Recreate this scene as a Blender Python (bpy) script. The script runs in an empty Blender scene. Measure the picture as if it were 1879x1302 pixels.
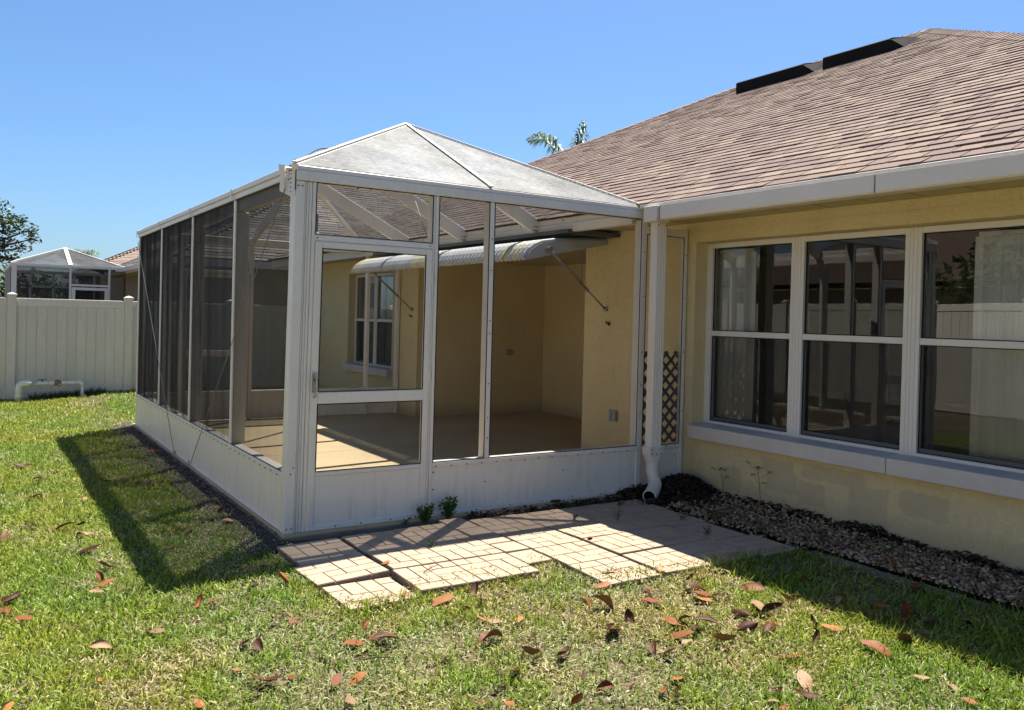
import bpy, math, random
import numpy as np
from mathutils import Vector, Matrix

random.seed(7)
RNG = np.random.default_rng(11)
sc = bpy.context.scene
COL = sc.collection

# ---------------------------------------------------------------- camera
cam_data = bpy.data.cameras.new("camera")
cam = bpy.data.objects.new("camera", cam_data)
COL.objects.link(cam)
cam_data.sensor_fit = 'HORIZONTAL'
cam_data.sensor_width = 36.0
cam_data.lens = 29.8376
cam_data.shift_x = -0.035307
cam_data.shift_y = -0.027474
cam_data.clip_start = 0.05
cam_data.clip_end = 2000
CAM = Vector((-1.81832, -5.83533, 1.58))
_R = Matrix(((0.8267440, -0.0157917, -0.5623566), (-0.5619879, 0.0226028, -0.8268366), (0.0257680, 0.9996198, 0.0098120)))
cam.matrix_world = Matrix.Translation(CAM) @ _R.to_4x4()
sc.camera = cam

# ---------------------------------------------------------------- sky, sun, exposure
SUN = Vector((0.375, 0.312, 1.0)).normalized()
SUN_EL = math.asin(SUN.z)
SUN_AZ = math.atan2(SUN.x, SUN.y)
world = bpy.data.worlds.new("World")
sc.world = world
world.use_nodes = True
wn = world.node_tree
bg = wn.nodes["Background"]
sky = wn.nodes.new("ShaderNodeTexSky")
sky.sky_type = 'NISHITA'
sky.sun_disc = False
sky.sun_elevation = SUN_EL
sky.sun_rotation = SUN_AZ
sky.altitude = 0
sky.air_density = 1.0
sky.dust_density = 1.0
sky.ozone_density = 10.0
tint = wn.nodes.new("ShaderNodeMix"); tint.data_type = 'RGBA'; tint.blend_type = 'MULTIPLY'
tint.inputs[0].default_value = 1.0; tint.inputs[7].default_value = (.79, .885, .92, 1)
wn.links.new(sky.outputs[0], tint.inputs[6]); wn.links.new(tint.outputs[2], bg.inputs[0])
bg.inputs[1].default_value = 0.056
sun_data = bpy.data.lights.new("sun", 'SUN')
sun_data.energy = 4.5
sun_data.angle = math.radians(0.5)
sun_data.color = (1.0, 0.95, 0.86)
sun = bpy.data.objects.new("sun", sun_data)
COL.objects.link(sun)
sun.rotation_euler = SUN.to_track_quat('Z', 'Y').to_euler()
sun.location = (8, 6, 20)
sc.view_settings.view_transform = 'Standard'
sc.view_settings.look = 'None'
sc.view_settings.exposure = 1.6
sc.view_settings.gamma = 1.0
sc.view_settings.use_curve_mapping = False
sc.render.engine = 'CYCLES'
sc.cycles.use_denoising = True
sc.cycles.max_bounces = 10
sc.cycles.transparent_max_bounces = 32
sc.cycles.caustics_reflective = False
sc.cycles.caustics_refractive = False
sc.cycles.sample_clamp_indirect = 6

# ---------------------------------------------------------------- materials
class NT:
    def __init__(s, name):
        s.m = bpy.data.materials.new(name); s.m.use_nodes = True
        s.t = s.m.node_tree; s.t.nodes.clear()
        s.out = s.n("ShaderNodeOutputMaterial")
    def n(s, typ, ins=None, **kw):
        x = s.t.nodes.new(typ)
        for k, v in kw.items(): setattr(x, k, v)
        for k, v in (ins or {}).items():
            if hasattr(v, 'links') or isinstance(v, bpy.types.NodeSocket): s.t.links.new(v, x.inputs[k])
            else: x.inputs[k].default_value = v
        return x
    def math(s, op, a, b=0.0, c=None, clamp=False):
        x = s.n("ShaderNodeMath", operation=op, use_clamp=clamp)
        for i, v in enumerate((a, b, c)):
            if v is None: continue
            if isinstance(v, bpy.types.NodeSocket): s.t.links.new(v, x.inputs[i])
            else: x.inputs[i].default_value = v
        return x.outputs[0]
    def mix(s, f, a, b, blend='MIX'):
        x = s.n("ShaderNodeMix", data_type='RGBA', blend_type=blend)
        for i, v in ((0, f), (6, a), (7, b)):
            if isinstance(v, bpy.types.NodeSocket): s.t.links.new(v, x.inputs[i])
            else: x.inputs[i].default_value = (*v, 1) if isinstance(v, tuple) and len(v) == 3 else v
        return x.outputs[2]
    def coord(s, kind='pos', scale=None):
        if kind == 'pos': o = s.n("ShaderNodeNewGeometry").outputs['Position']
        else: o = s.n("ShaderNodeTexCoord").outputs['Object']
        if scale is not None:
            o = s.n("ShaderNodeMapping", {0: o, 3: scale}).outputs[0]
        return o
    def noise(s, vec, scale, detail=4, rough=.6, dist=0):
        return s.n("ShaderNodeTexNoise", {'Vector': vec, 'Scale': scale, 'Detail': detail, 'Roughness': rough, 'Distortion': dist}).outputs[0]
    def ramp(s, f, a, b):
        x = s.n("ShaderNodeMapRange", {0: f, 1: a, 2: b}, clamp=True); return x.outputs[0]
    def bump(s, h, strength=.3, dist=.01):
        return s.n("ShaderNodeBump", {'Strength': strength, 'Distance': dist, 'Height': h}).outputs[0]
    def bsdf(s, col, rough=.6, spec=.3, normal=None, **kw):
        ins = {'Base Color': col if isinstance(col, bpy.types.NodeSocket) else (*col, 1), 'Roughness': rough, 'Specular IOR Level': spec}
        if normal is not None: ins['Normal'] = normal
        ins.update(kw)
        return s.n("ShaderNodeBsdfPrincipled", ins).outputs[0]
    def done(s, shader):
        s.t.links.new(shader, s.out.inputs[0]); return s.m

def simple(name, col, rough=.55, spec=.3, var=.12, vs=3.0, fine=40, bump=0.0, bs=80, dark=None, metallic=0.0, rand=0.0, grime=0.0):
    """painted / plain surface with mottling, fine grain and a little relief"""
    t = NT(name); p = t.coord()
    n1 = t.noise(p, vs, 5); n2 = t.noise(p, fine, 3)
    f = t.ramp(t.math('ADD', t.math('MULTIPLY', n1, .65), t.math('MULTIPLY', n2, .35)), .3, .7)
    d = dark or tuple(c * (1 - 2 * var) for c in col)
    c = t.mix(f, d, col)
    if rand:
        r = t.n("ShaderNodeObjectInfo").outputs['Random']
        k = t.math('ADD', t.math('MULTIPLY', r, rand), 1 - rand / 2)
        cc = t.n("ShaderNodeCombineColor", {0: k, 1: k, 2: k}).outputs[0]
        c = t.mix(1.0, c, cc, 'MULTIPLY')
    if grime:
        s = t.coord('pos', (6, 6, .8)); g = t.ramp(t.noise(s, 3, 6, .7), .52, .75)
        z = t.n("ShaderNodeSeparateXYZ", {0: p}).outputs[2]
        low = t.math('SUBTRACT', 1.0, t.ramp(z, .0, .5))
        gg = t.math('MULTIPLY', t.math('ADD', t.math('MULTIPLY', low, .7), .3), g)
        c = t.mix(t.math('MULTIPLY', gg, grime), c, (.22, .21, .15))
    nrm = None
    if bump: nrm = t.bump(t.noise(p, bs, 4, .65), bump, .004)
    return t.done(t.bsdf(c, rough, spec, nrm, Metallic=metallic))

M = {}
M['alum'] = simple('white_painted_aluminium', (.80, .745, .665), .38, .45, .07, 2.5, 30, .03, 60, grime=.35)
M['kick'] = simple('kick_panel_aluminium', (.81, .75, .655), .42, .4, .06, 1.6, 20, .05, 25, grime=.45)
M['gutter'] = simple('gutter_aluminium', (.80, .725, .63), .4, .4, .06, 2, 24, .03, 50, grime=.25)
M['soffit'] = simple('soffit_vinyl', (.55, .46, .26), .6, .2, .06, 3, 30)
M['white'] = simple('window_vinyl', (.78, .735, .67), .4, .4, .05, 2, 30, grime=.2)
M['sill'] = simple('painted_sill', (.68, .63, .57), .7, .25, .10, 4, 60, .2, 120, grime=.3)
M['screw'] = simple('screw_head', (.05, .045, .04), .5, .4)
M['rubber'] = simple('black_gasket', (.015, .015, .016), .6, .3)
M['cable'] = simple('steel_cable', (.18, .18, .17), .45, .5)
M['steel'] = simple('brushed_steel', (.45, .45, .44), .38, .5, metallic=.8)
M['darkmetal'] = simple('dark_header_metal', (.10, .11, .11), .5, .4)
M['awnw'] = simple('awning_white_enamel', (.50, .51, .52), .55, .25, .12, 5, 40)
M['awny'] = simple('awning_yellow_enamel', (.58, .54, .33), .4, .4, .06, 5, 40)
M['awnarm'] = simple('awning_arm_metal', (.30, .28, .25), .45, .5, .2, 8, 40)
M['pvc'] = simple('white_pvc', (.70, .69, .66), .35, .45, .1, 6, 40, grime=.25)
M['brass'] = simple('weathered_brass', (.24, .16, .07), .5, .5, .2, 20, 60)
M['green'] = simple('valve_handle_green', (.05, .16, .13), .5, .4)
M['fence'] = simple('vinyl_fence', (.70, .645, .535), .5, .35, .06, 1.5, 18, grime=.75, rand=.14)
M['lattice'] = simple('grey_lattice', (.25, .235, .20), .6, .25, .15, 8, 60, rand=.15)
M['ventblk'] = simple('black_vent_metal', (.018, .016, .015), .8, .08)
M['floor'] = simple('painted_patio_concrete', (.47, .36, .20), .6, .3, .14, 1.2, 25, .06, 60)
M['conc'] = simple('weathered_concrete', (.25, .22, .18), .85, .15, .2, 5, 70, .5, 140)
M['soil'] = simple('dry_soil', (.115, .095, .075), .95, .05, .35, 9, 90, .8, 120)
M['mulch'] = simple('dark_mulch', (.040, .028, .020), .95, .08, .4, 14, 90, .8, 120)
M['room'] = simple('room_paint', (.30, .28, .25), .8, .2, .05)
M['blind'] = simple('blind_slat', (.80, .78, .73), .6, .25, .06, 4, 40, rand=.15)
M['wall2'] = simple('neighbour_stucco', (.40, .34, .24), .85, .15, .08, 1.5, 40, .3, 90)
M['bark'] = simple('bark', (.13, .10, .075), .9, .1, .3, 6, 40, .8, 40)
M['weed'] = simple('weed_leaf', (.065, .13, .030), .5, .3, .25, 20, 90)
M['stem'] = simple('dry_stem', (.12, .10, .055), .8, .2, .2, 20, 60)
M['outlet'] = simple('outlet_cover', (.33, .34, .33), .4, .4, .1, 20, 60)
M['dark'] = simple('painted_bore_shade', (.01, .01, .01), .7, .2)  # near black, stands in for the shade inside the drain pipe

def stucco():
    t = NT('yellow_stucco'); p = t.coord()
    n1 = t.noise(p, 1.3, 6, .6); n2 = t.noise(p, 22, 4, .6)
    f = t.ramp(t.math('ADD', t.math('MULTIPLY', n1, .7), t.math('MULTIPLY', n2, .3)), .32, .68)
    c = t.mix(f, (.68, .545, .295), (.76, .635, .375))
    sep = t.n("ShaderNodeSeparateXYZ", {0: p}); X, Y, Z = sep.outputs
    wob = t.math('MULTIPLY', t.math('SUBTRACT', t.noise(p, 14, 4), .5), .55)
    acc = None
    for (y, z, hy, hz) in ((-1.12, .405, .17, .055), (-1.17, .28, .17, .085), (-1.47, .24, .13, .09), (-1.66, .42, .30, .06), (-1.98, .24, .17, .15), (-2.42, .33, .19, .09), (-.62, .22, .10, .10)):
        a = t.math('DIVIDE', t.math('ABSOLUTE', t.math('SUBTRACT', Y, y)), hy)
        b = t.math('DIVIDE', t.math('ABSOLUTE', t.math('SUBTRACT', Z, z)), hz)
        m = t.math('ADD', t.math('MAXIMUM', a, b), wob)
        k = t.math('SUBTRACT', 1.0, t.ramp(m, .92, 1.04))
        acc = k if acc is None else t.math('MAXIMUM', acc, k)
    inx = t.ramp(X, 3.80, 3.70)   # only the outer face carries the repainted patches
    c = t.mix(t.math('MULTIPLY', t.math('MULTIPLY', acc, inx), .55), c, (.46, .40, .27))
    low = t.math('MULTIPLY', t.math('SUBTRACT', 1.0, t.ramp(t.math('ADD', Z, t.math('MULTIPLY', wob, .2)), .03, .26)), .75)
    c = t.mix(low, c, (.33, .30, .20))
    st = t.ramp(t.noise(t.coord('pos', (9, 9, 1.0)), 2.5, 6, .7), .56, .8)
    c = t.mix(t.math('MULTIPLY', st, .34), c, (.34, .28, .15))
    v = t.n("ShaderNodeTexVoronoi", {'Vector': t.n("ShaderNodeMapping", {0: p, 3: (14, 14, 14)}).outputs[0], 'Scale': 1.0}, feature='SMOOTH_F1').outputs[0]
    wav = t.noise(p, 22, 5, .55, 2.2)
    crest = t.ramp(wav, .47, .56)
    h = t.math('ADD', t.math('MULTIPLY', crest, .7), t.math('ADD', t.math('MULTIPLY', v, .2), t.math('MULTIPLY', t.noise(p, 130, 3), .25)))
    return t.done(t.bsdf(c, .85, .12, t.bump(h, .6, .007)))
M['stucco'] = stucco()

def screen_mat(name, k=.25, fib=(.022, .021, .020), gl=(.07, .07, .07), glw=.35, rough=.5, dust=0.0, weave=0.0):
    """woven insect screen: coverage grows at grazing angles, fibres are dark and slightly glossy"""
    t = NT(name); g = t.n("ShaderNodeNewGeometry")
    d = t.n("ShaderNodeVectorMath", {0: g.outputs['Normal'], 1: g.outputs['Incoming']}, operation='DOT_PRODUCT').outputs['Value']
    c = t.math('MAXIMUM', t.math('ABSOLUTE', d), .05)
    p = g.outputs['Position']
    nz = t.noise(p, 3.0, 4); nf = t.noise(t.n("ShaderNodeMapping", {0: p, 3: (40, 160, 160)}).outputs[0], 1, 2)
    kk = t.math('MULTIPLY', k, t.math('ADD', .72, t.math('ADD', t.math('MULTIPLY', nz, .32), t.math('MULTIPLY', nf, .24))))
    T = t.math('EXPONENT', t.math('MULTIPLY', t.math('DIVIDE', kk, t.math('POWER', c, 1.25)), -1.0))
    col = t.mix(t.math('MULTIPLY', t.ramp(t.noise(p, 5, 6, .7), .4, .7), dust), fib, (.33, .335, .34))
    dif = t.n("ShaderNodeBsdfDiffuse", {0: col}).outputs[0]
    tr = t.n("ShaderNodeBsdfTranslucent", {0: col}).outputs[0]
    m1 = t.n("ShaderNodeMixShader", {0: .35, 1: dif, 2: tr}).outputs[0]
    glc = (*gl, 1)
    if weave:   # dusty, slightly puckered weave: the sheen breaks up into fine streaks
        wv = t.noise(t.n("ShaderNodeMapping", {0: p, 3: (14, 60, 60)}).outputs[0], 1.6, 4, .75); wb = t.noise(p, 2.0, 4, .6)
        s_ = t.math('ADD', t.math('MULTIPLY', t.ramp(wv, .34, .66), .9), t.math('MULTIPLY', t.ramp(wb, .3, .7), .6)); s_ = t.math('ADD', s_, .30)
        glc = t.mix(1.0, (*gl, 1), t.n("ShaderNodeCombineColor", {0: s_, 1: s_, 2: s_}).outputs[0], 'MULTIPLY')
    glo = t.n("ShaderNodeBsdfGlossy", {0: glc, 1: rough}).outputs[0]
    m2 = t.n("ShaderNodeMixShader", {0: glw, 1: m1, 2: glo}).outputs[0]
    tp = t.n("ShaderNodeBsdfTransparent", {0: (1, 1, 1, 1)}).outputs[0]
    return t.done(t.n("ShaderNodeMixShader", {0: T, 1: m2, 2: tp}).outputs[0])
M['screen'] = screen_mat('insect_screen')
M['roofscreen'] = screen_mat('roof_insect_screen', .27, (.08, .08, .08), (.112, .114, .117), .5, .44, .35, 1.0)
M['sidescreen'] = screen_mat('shade_screen', .33, (.022, .024, .027), (.05, .052, .056), .3, .55)
M['farscreen'] = screen_mat('neighbour_screen', 1.1, (.022, .023, .026), (.05, .05, .052), .3, .55)
M['sashscreen'] = screen_mat('sash_screen', .30, (.03, .03, .032), (.1, .1, .1), .2, .6)

def glass():
    t = NT('window_glass'); p = t.coord()
    nrm = t.bump(t.noise(p, 1.6, 1), .012, .05)
    fr = t.n("ShaderNodeFresnel", {0: 1.5, 1: nrm}).outputs[0]
    f2 = t.math('MULTIPLY', fr, 2.4, clamp=True)
    gl = t.n("ShaderNodeBsdfGlossy", {0: (1, 1, 1, 1), 1: .0, 'Normal': nrm}).outputs[0]
    tp = t.n("ShaderNodeBsdfTransparent", {0: (.88, .91, .90, 1)}).outputs[0]
    return t.done(t.n("ShaderNodeMixShader", {0: f2, 1: tp, 2: gl}).outputs[0])
M['glass'] = glass()

def attr_mat(name, rough=.6, spec=.2, bump=0, bs=60, transl=0.0, fine=60, fvar=.3, hue=0.0):
    """colour from the mesh's own per-face 'tint' attribute with grain on top"""
    t = NT(name); p = t.coord()
    a = t.n("ShaderNodeAttribute", attribute_name='tint').outputs[0]
    n = t.ramp(t.noise(p, fine, 4, .7), .25, .75)
    k = t.math('ADD', t.math('MULTIPLY', n, fvar), 1 - fvar / 2)
    c = t.mix(1.0, a, t.n("ShaderNodeCombineColor", {0: k, 1: k, 2: k}).outputs[0], 'MULTIPLY')
    nrm = t.bump(t.noise(p, bs, 3), bump, .004) if bump else None
    sh = t.bsdf(c, rough, spec, nrm)
    if transl:
        tr = t.n("ShaderNodeBsdfTranslucent", {0: c}).outputs[0]
        sh = t.n("ShaderNodeMixShader", {0: transl, 1: sh, 2: tr}).outputs[0]
    return t.done(sh)
M['shingle'] = attr_mat('asphalt_shingle', .9, .12, .5, 180, fine=150, fvar=.8)
M['grassblade'] = attr_mat('grass_blade', .5, .2, transl=.28, fine=30, fvar=.25)
M['pebble'] = attr_mat('river_pebble', .55, .3, .15, 70, fine=50, fvar=.4)
M['leafclump'] = attr_mat('tree_leaf', .5, .3, transl=.25, fine=9, fvar=.4)
M['litter'] = attr_mat('leaf_litter', .8, .15, fine=60, fvar=.4)

def lawn_mat():
    t = NT('lawn_soil'); p = t.coord()
    a = t.noise(p, 1.1, 5, .6); b = t.noise(p, 45, 5, .7)
    c = t.mix(t.ramp(b, .35, .65), (.055, .042, .026), (.24, .19, .115))
    c = t.mix(t.math('MULTIPLY', t.ramp(a, .3, .55), .6), c, (.07, .065, .028))
    return t.done(t.bsdf(c, .95, .05, t.bump(b, .8, .02)))
M['lawn'] = lawn_mat()

def paver_mat():
    t = NT('paver_concrete'); p = t.coord()
    r = t.n("ShaderNodeObjectInfo").outputs['Random']
    n1 = t.noise(p, 4, 5); n2 = t.noise(p, 160, 3, .7)
    c = t.mix(t.ramp(n1, .3, .7), (.34, .25, .175), (.42, .32, .225))
    c = t.mix(t.math('MULTIPLY', r, .45), c, (.39, .285, .21))
    c = t.mix(t.math('MULTIPLY', t.ramp(n2, .52, .72), .55), c, (.24, .19, .14))
    c = t.mix(t.math('MULTIPLY', t.ramp(t.noise(p, 9, 6, .75), .58, .75), .4), c, (.26, .22, .17))
    return t.done(t.bsdf(c, .9, .1, t.bump(n2, .5, .004)))
M['paver'] = paver_mat()
M['paverbase'] = simple('paver_joint_concrete', (.27, .21, .155), .95, .05, .25, 10, 120, .5, 160)

def leaf_mat(name, top, under):
    t = NT(name); p = t.coord('obj')
    bf = t.n("ShaderNodeNewGeometry").outputs['Backfacing']
    n = t.ramp(t.noise(p, 40, 4), .3, .7); r = t.n("ShaderNodeObjectInfo").outputs['Random']
    a = t.mix(n, tuple(x * .6 for x in top), top)
    c = t.mix(bf, a, under)
    k = t.math('ADD', .75, t.math('MULTIPLY', r, .5))
    c = t.mix(1.0, c, t.n("ShaderNodeCombineColor", {0: k, 1: k, 2: k}).outputs[0], 'MULTIPLY')
    yv = t.n("ShaderNodeSeparateXYZ", {0: p}).outputs[1]
    rib = t.math('SUBTRACT', 1.0, t.ramp(t.math('ABSOLUTE', yv), .0, .0016))
    c = t.mix(t.math('MULTIPLY', rib, .5), c, (.30, .20, .10))
    return t.done(t.bsdf(c, .55, .14, t.bump(t.noise(p, 12, 3), .3, .01)))
LM = {'r': leaf_mat('rust_leaf', (.19, .062, .019), (.20, .085, .035)), 'd': leaf_mat('dark_brown_leaf', (.075, .028, .013), (.13, .058, .03)),
      'o': leaf_mat('orange_leaf', (.33, .125, .035), (.30, .15, .07)), 't': leaf_mat('tan_leaf', (.33, .20, .11), (.34, .22, .13))}

# ---------------------------------------------------------------- mesh helpers
def lean(v):
    """the enclosure's door corner is racked a little out of plumb"""
    x, y, z = v
    w = max(0.0, 1 - max(0, x) / 1.6) * max(0.0, 1 - max(0, y) / 1.6)
    return (x + .0126 * (z - .98) * w, y, z)

class MB:
    def __init__(s, warp=None): s.v = []; s.f = []; s.c = []; s.col = None; s.warp = warp
    def poly(s, pts):
        n = len(s.v); s.v += [tuple(p) for p in pts]; s.f.append(tuple(range(n, n + len(pts)))); s.c.append(s.col)
    def add(s, vs, fs):
        n = len(s.v); s.v += [tuple(p) for p in vs]; s.f += [tuple(i + n for i in f) for f in fs]; s.c += [s.col] * len(fs)
    def box(s, x0, x1, y0, y1, z0, z1):
        if x0 > x1: x0, x1 = x1, x0
        if y0 > y1: y0, y1 = y1, y0
        if z0 > z1: z0, z1 = z1, z0
        s.add([(x0, y0, z0), (x1, y0, z0), (x1, y1, z0), (x0, y1, z0), (x0, y0, z1), (x1, y0, z1), (x1, y1, z1), (x0, y1, z1)],
              [(0, 3, 2, 1), (4, 5, 6, 7), (0, 1, 5, 4), (1, 2, 6, 5), (2, 3, 7, 6), (3, 0, 4, 7)])
        return s
    def beam(s, p0, p1, w, h, up=(0, 0, 1), off=(0, 0)):
        p0, p1 = Vector(p0), Vector(p1); d = (p1 - p0).normalized(); u = Vector(up)
        a = d.cross(u).normalized(); b = a.cross(d).normalized()
        o = a * off[0] + b * off[1]
        q = [-a * w / 2 - b * h / 2, a * w / 2 - b * h / 2, a * w / 2 + b * h / 2, -a * w / 2 + b * h / 2]
        s.add([p0 + o + k for k in q] + [p1 + o + k for k in q], [(0, 1, 2, 3)[::-1], (4, 5, 6, 7), (0, 1, 5, 4), (1, 2, 6, 5), (2, 3, 7, 6), (3, 0, 4, 7)])
        return s
    def tube(s, pts, r, n=8, cap=True):
        pts = [Vector(p) for p in pts]; rs = r if isinstance(r, (list, tuple)) else [r] * len(pts)
        rings = []; prev = None
        for i, p in enumerate(pts):
            d = (pts[min(i + 1, len(pts) - 1)] - pts[max(i - 1, 0)]).normalized()
            if prev is None:
                a = d.cross(Vector((0, 0, 1)))
                if a.length < .01: a = d.cross(Vector((1, 0, 0)))
                a.normalize()
            else:
                a = (prev - d * prev.dot(d)).normalized()
            prev = a; b = d.cross(a)
            rings.append([p + (a * math.cos(2 * math.pi * k / n) + b * math.sin(2 * math.pi * k / n)) * rs[i] for k in range(n)])
        vs = [q for R in rings for q in R]; fs = []
        for i in range(len(pts) - 1):
            for k in range(n):
                fs.append((i * n + k, i * n + (k + 1) % n, (i + 1) * n + (k + 1) % n, (i + 1) * n + k))
        if cap: fs += [tuple(range(n))[::-1], tuple(range((len(pts) - 1) * n, len(pts) * n))]
        s.add(vs, fs); return s
    def extrude(s, prof, p0, p1, ax, bx, cap=True):
        """profile (a,b) list swept from p0 to p1 along axes ax,bx"""
        p0, p1, ax, bx = map(Vector, (p0, p1, ax, bx)); n = len(prof)
        vs = [p + ax * a + bx * b for p in (p0, p1) for a, b in prof]
        fs = [(k, (k + 1) % n, n + (k + 1) % n, n + k) for k in range(n)]
        if cap: fs += [tuple(range(n))[::-1], tuple(range(n, 2 * n))]
        s.add(vs, fs); return s
    def mesh(s, name, m, smooth=False, origin=(0, 0, 0)):
        me = bpy.data.meshes.new(name)
        W = s.warp
        vs = [W(v) for v in s.v] if W else s.v
        o = origin
        me.from_pydata([(v[0] - o[0], v[1] - o[1], v[2] - o[2]) for v in vs], [], s.f)
        if any(c is not None for c in s.c):
            at = me.color_attributes.new('tint', 'FLOAT_COLOR', 'CORNER')
            arr = np.ones((len(me.loops), 4), np.float32); k = 0
            for f, c in zip(s.f, s.c):
                if c is not None: arr[k:k + len(f), :3] = c
                k += len(f)
            at.data.foreach_set('color', arr.ravel())
        if smooth: me.polygons.foreach_set('use_smooth', [True] * len(me.polygons))
        if m is not None: me.materials.append(m)
        me.update()
        return me
    def build(s, name, m, parent=None, smooth=False, bevel=0.0, kind=None, label=None, fixn=True):
        o = parent.location if parent is not None and parent.parent is None else (wloc(parent) if parent is not None else (0, 0, 0))
        me = s.mesh(name, m, smooth, o)
        ob = bpy.data.objects.new(name, me); COL.objects.link(ob)
        if parent is not None: ob.parent = parent
        if bevel:
            b = ob.modifiers.new('edge', 'BEVEL'); b.width = bevel; b.segments = 1; b.limit_method = 'ANGLE'; b.angle_limit = math.radians(50)
        if kind: ob['kind'] = kind
        if label: ob['label'] = label
        return ob

def wloc(o):
    p = Vector((0, 0, 0))
    while o is not None: p = p + o.location; o = o.parent
    return p
def thing(name, label, cat, loc=(0, 0, 0), group=None):
    o = bpy.data.objects.new(name, None); COL.objects.link(o); o.location = loc; o.empty_display_size = .1
    o['label'] = label; o['category'] = cat
    if group: o['group'] = group
    return o
def tag(o, label, cat, group=None):
    o['label'] = label; o['category'] = cat
    if group: o['group'] = group
    return o
def inst(name, me, parent, loc, rot=(0, 0, 0), scl=(1, 1, 1)):
    o = bpy.data.objects.new(name, me); COL.objects.link(o); o.parent = parent
    o.location = Vector(loc) - (wloc(parent) if parent is not None else Vector((0, 0, 0))); o.rotation_euler = rot; o.scale = scl
    return o

def vnoise(x, y, seed=0, scale=1.0, octaves=3):
    r = np.random.default_rng(seed); tab = r.random((256, 256)); out = 0; amp = 1; tot = 0
    for _ in range(octaves):
        u = x * scale + 1000; v = y * scale + 1000; i = np.floor(u).astype(int); j = np.floor(v).astype(int)
        f = u - i; g = v - j; f = f * f * (3 - 2 * f); g = g * g * (3 - 2 * g)
        a = tab[i % 256, j % 256]; b = tab[(i + 1) % 256, j % 256]; c = tab[i % 256, (j + 1) % 256]; d = tab[(i + 1) % 256, (j + 1) % 256]
        out = out + amp * ((a * (1 - f) + b * f) * (1 - g) + (c * (1 - f) + d * f) * g); tot += amp; amp *= .5; scale *= 2.03
    return out / tot
def sstep(a, b, x):
    t = np.clip((x - a) / (b - a), 0, 1); return t * t * (3 - 2 * t)
def gz(x, y):
    """ground height"""
    return .10 * sstep(-1.3, .5, x) * sstep(7.0, 10.5, y) * (1 - sstep(11, 13, y)) + .018 * (vnoise(x, y, 3, .9, 3) - .5)

W = 3.718; WI = 3.88; WE = 3.175

# ================================================================ GROUND
def lawn_sheet():
    xs = np.concatenate([[-400, -120, -40, -15], np.arange(-8, 6.01, .25), [9, 18, 40, 120, 400]])
    ys = np.concatenate([[-300, -80, -25, -10], np.arange(-7, 14.01, .25), [18, 30, 60, 150, 400, 900]])
    X, Y = np.meshgrid(xs, ys, indexing='ij'); Z = gz(X, Y)
    far = (np.abs(X) > 9) | (Y > 14) | (Y < -8); Z[far] = 0
    b = MB(); n = len(ys)
    b.v = [tuple(p) for p in np.stack([X.ravel(), Y.ravel(), Z.ravel()], 1).tolist()]
    b.f = [(i * n + j, (i + 1) * n + j, (i + 1) * n + j + 1, i * n + j + 1) for i in range(len(xs) - 1) for j in range(n - 1)]
    b.c = [None] * len(b.f)
    return b.build('lawn_ground', M['lawn'], smooth=True, kind='structure')
lawn_sheet()

def bed(name, x0, x1, y0, y1, m, hfun, step=.06):
    xs = np.arange(x0, x1 + 1e-6, (x1 - x0) / max(2, round((x1 - x0) / step))); ys = np.arange(y0, y1 + 1e-6, (y1 - y0) / max(2, round((y1 - y0) / step)))
    X, Y = np.meshgrid(xs, ys, indexing='ij'); Z = hfun(X, Y); n = len(ys)
    b = MB(); b.v = [tuple(p) for p in np.stack([X.ravel(), Y.ravel(), Z.ravel()], 1).tolist()]
    b.f = [(i * n + j, (i + 1) * n + j, (i + 1) * n + j + 1, i * n + j + 1) for i in range(len(xs) - 1) for j in range(n - 1)]
    b.c = [None] * len(b.f)
    return b.build(name, m, smooth=True, kind='structure')
bed('soil_strip', -.30, -.005, -.3, 6.7, M['soil'], lambda x, y: .012 + .022 * vnoise(x, y, 5, 9, 3) * sstep(-.30, -.2, x))
def gravel_h(x, y): return .028 + .05 * sstep(3.45, 3.72, x) * sstep(-3.4, -.4, y) + .012 * vnoise(x, y, 8, 6, 2)
bed('gravel_bed', 3.04, W + .01, -5.2, -.01, M['mulch'], lambda x, y: gravel_h(x, y) - .006)

b = MB(); b.box(-.03, W - .003, -.06, 6.56, -.12, .046)
b.box(W - .003, 6.05, 1.55, 5.85, -.12, .046)
SLB = b.build('patio_slab', M['floor'], kind='structure', bevel=.006)
for q in ((.0, 3.70, 3.245, 3.252), (1.86, 1.867, .0, 3.244), (1.86, 1.867, 3.253, 6.45)):
    b = MB(); b.box(q[0], q[1], q[2], q[3], .0461, .0469); b.build('control_joint', M['conc'], SLB)
b = MB(); b.box(-.05, W - .01, -.078, -.0605, -.12, .030); b.box(-.05, -.0305, -.06, 6.57, -.12, .028)
b.build('slab_edge', M['conc'], kind='structure')

# ================================================================ MAIN HOUSE
HOUSE = thing('house', 'yellow stucco house with brown shingle roof and a row of white windows', 'house', (W, 0, 0))
def wallpiece(b, y0, y1, z0, z1, x0=W, x1=W + .20): b.box(x0, x1, y0, y1, z0, z1)
b = MB()
YN, YF = -4.75, 10.9
OY0, OY1, OZ0, OZ1 = -3.245, -.105, .60, 2.318       # near window opening
PY0, PY1, PZ0, PZ1 = 6.72, 8.62, .64, 2.27           # far window opening
wallpiece(b, YN, OY0, -.1, 2.50); wallpiece(b, OY1, 1.605, -.1, 2.50)
wallpiece(b, OY0, OY1, -.1, OZ0); wallpiece(b, OY0, OY1, OZ1, 2.50)
wallpiece(b, 5.79, PY0, -.1, 2.50); wallpiece(b, PY1, YF, -.1, 2.50)
wallpiece(b, PY0, PY1, -.1, PZ0); wallpiece(b, PY0, PY1, PZ1, 2.50)
b.box(W + .2, 6.2, 1.41, 1.604, -.1, 2.50); b.box(W + .2, 6.2, 5.791, 5.98, -.1, 2.50); b.box(6.0, 6.2, 1.604, 5.791, -.1, 2.50)
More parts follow.
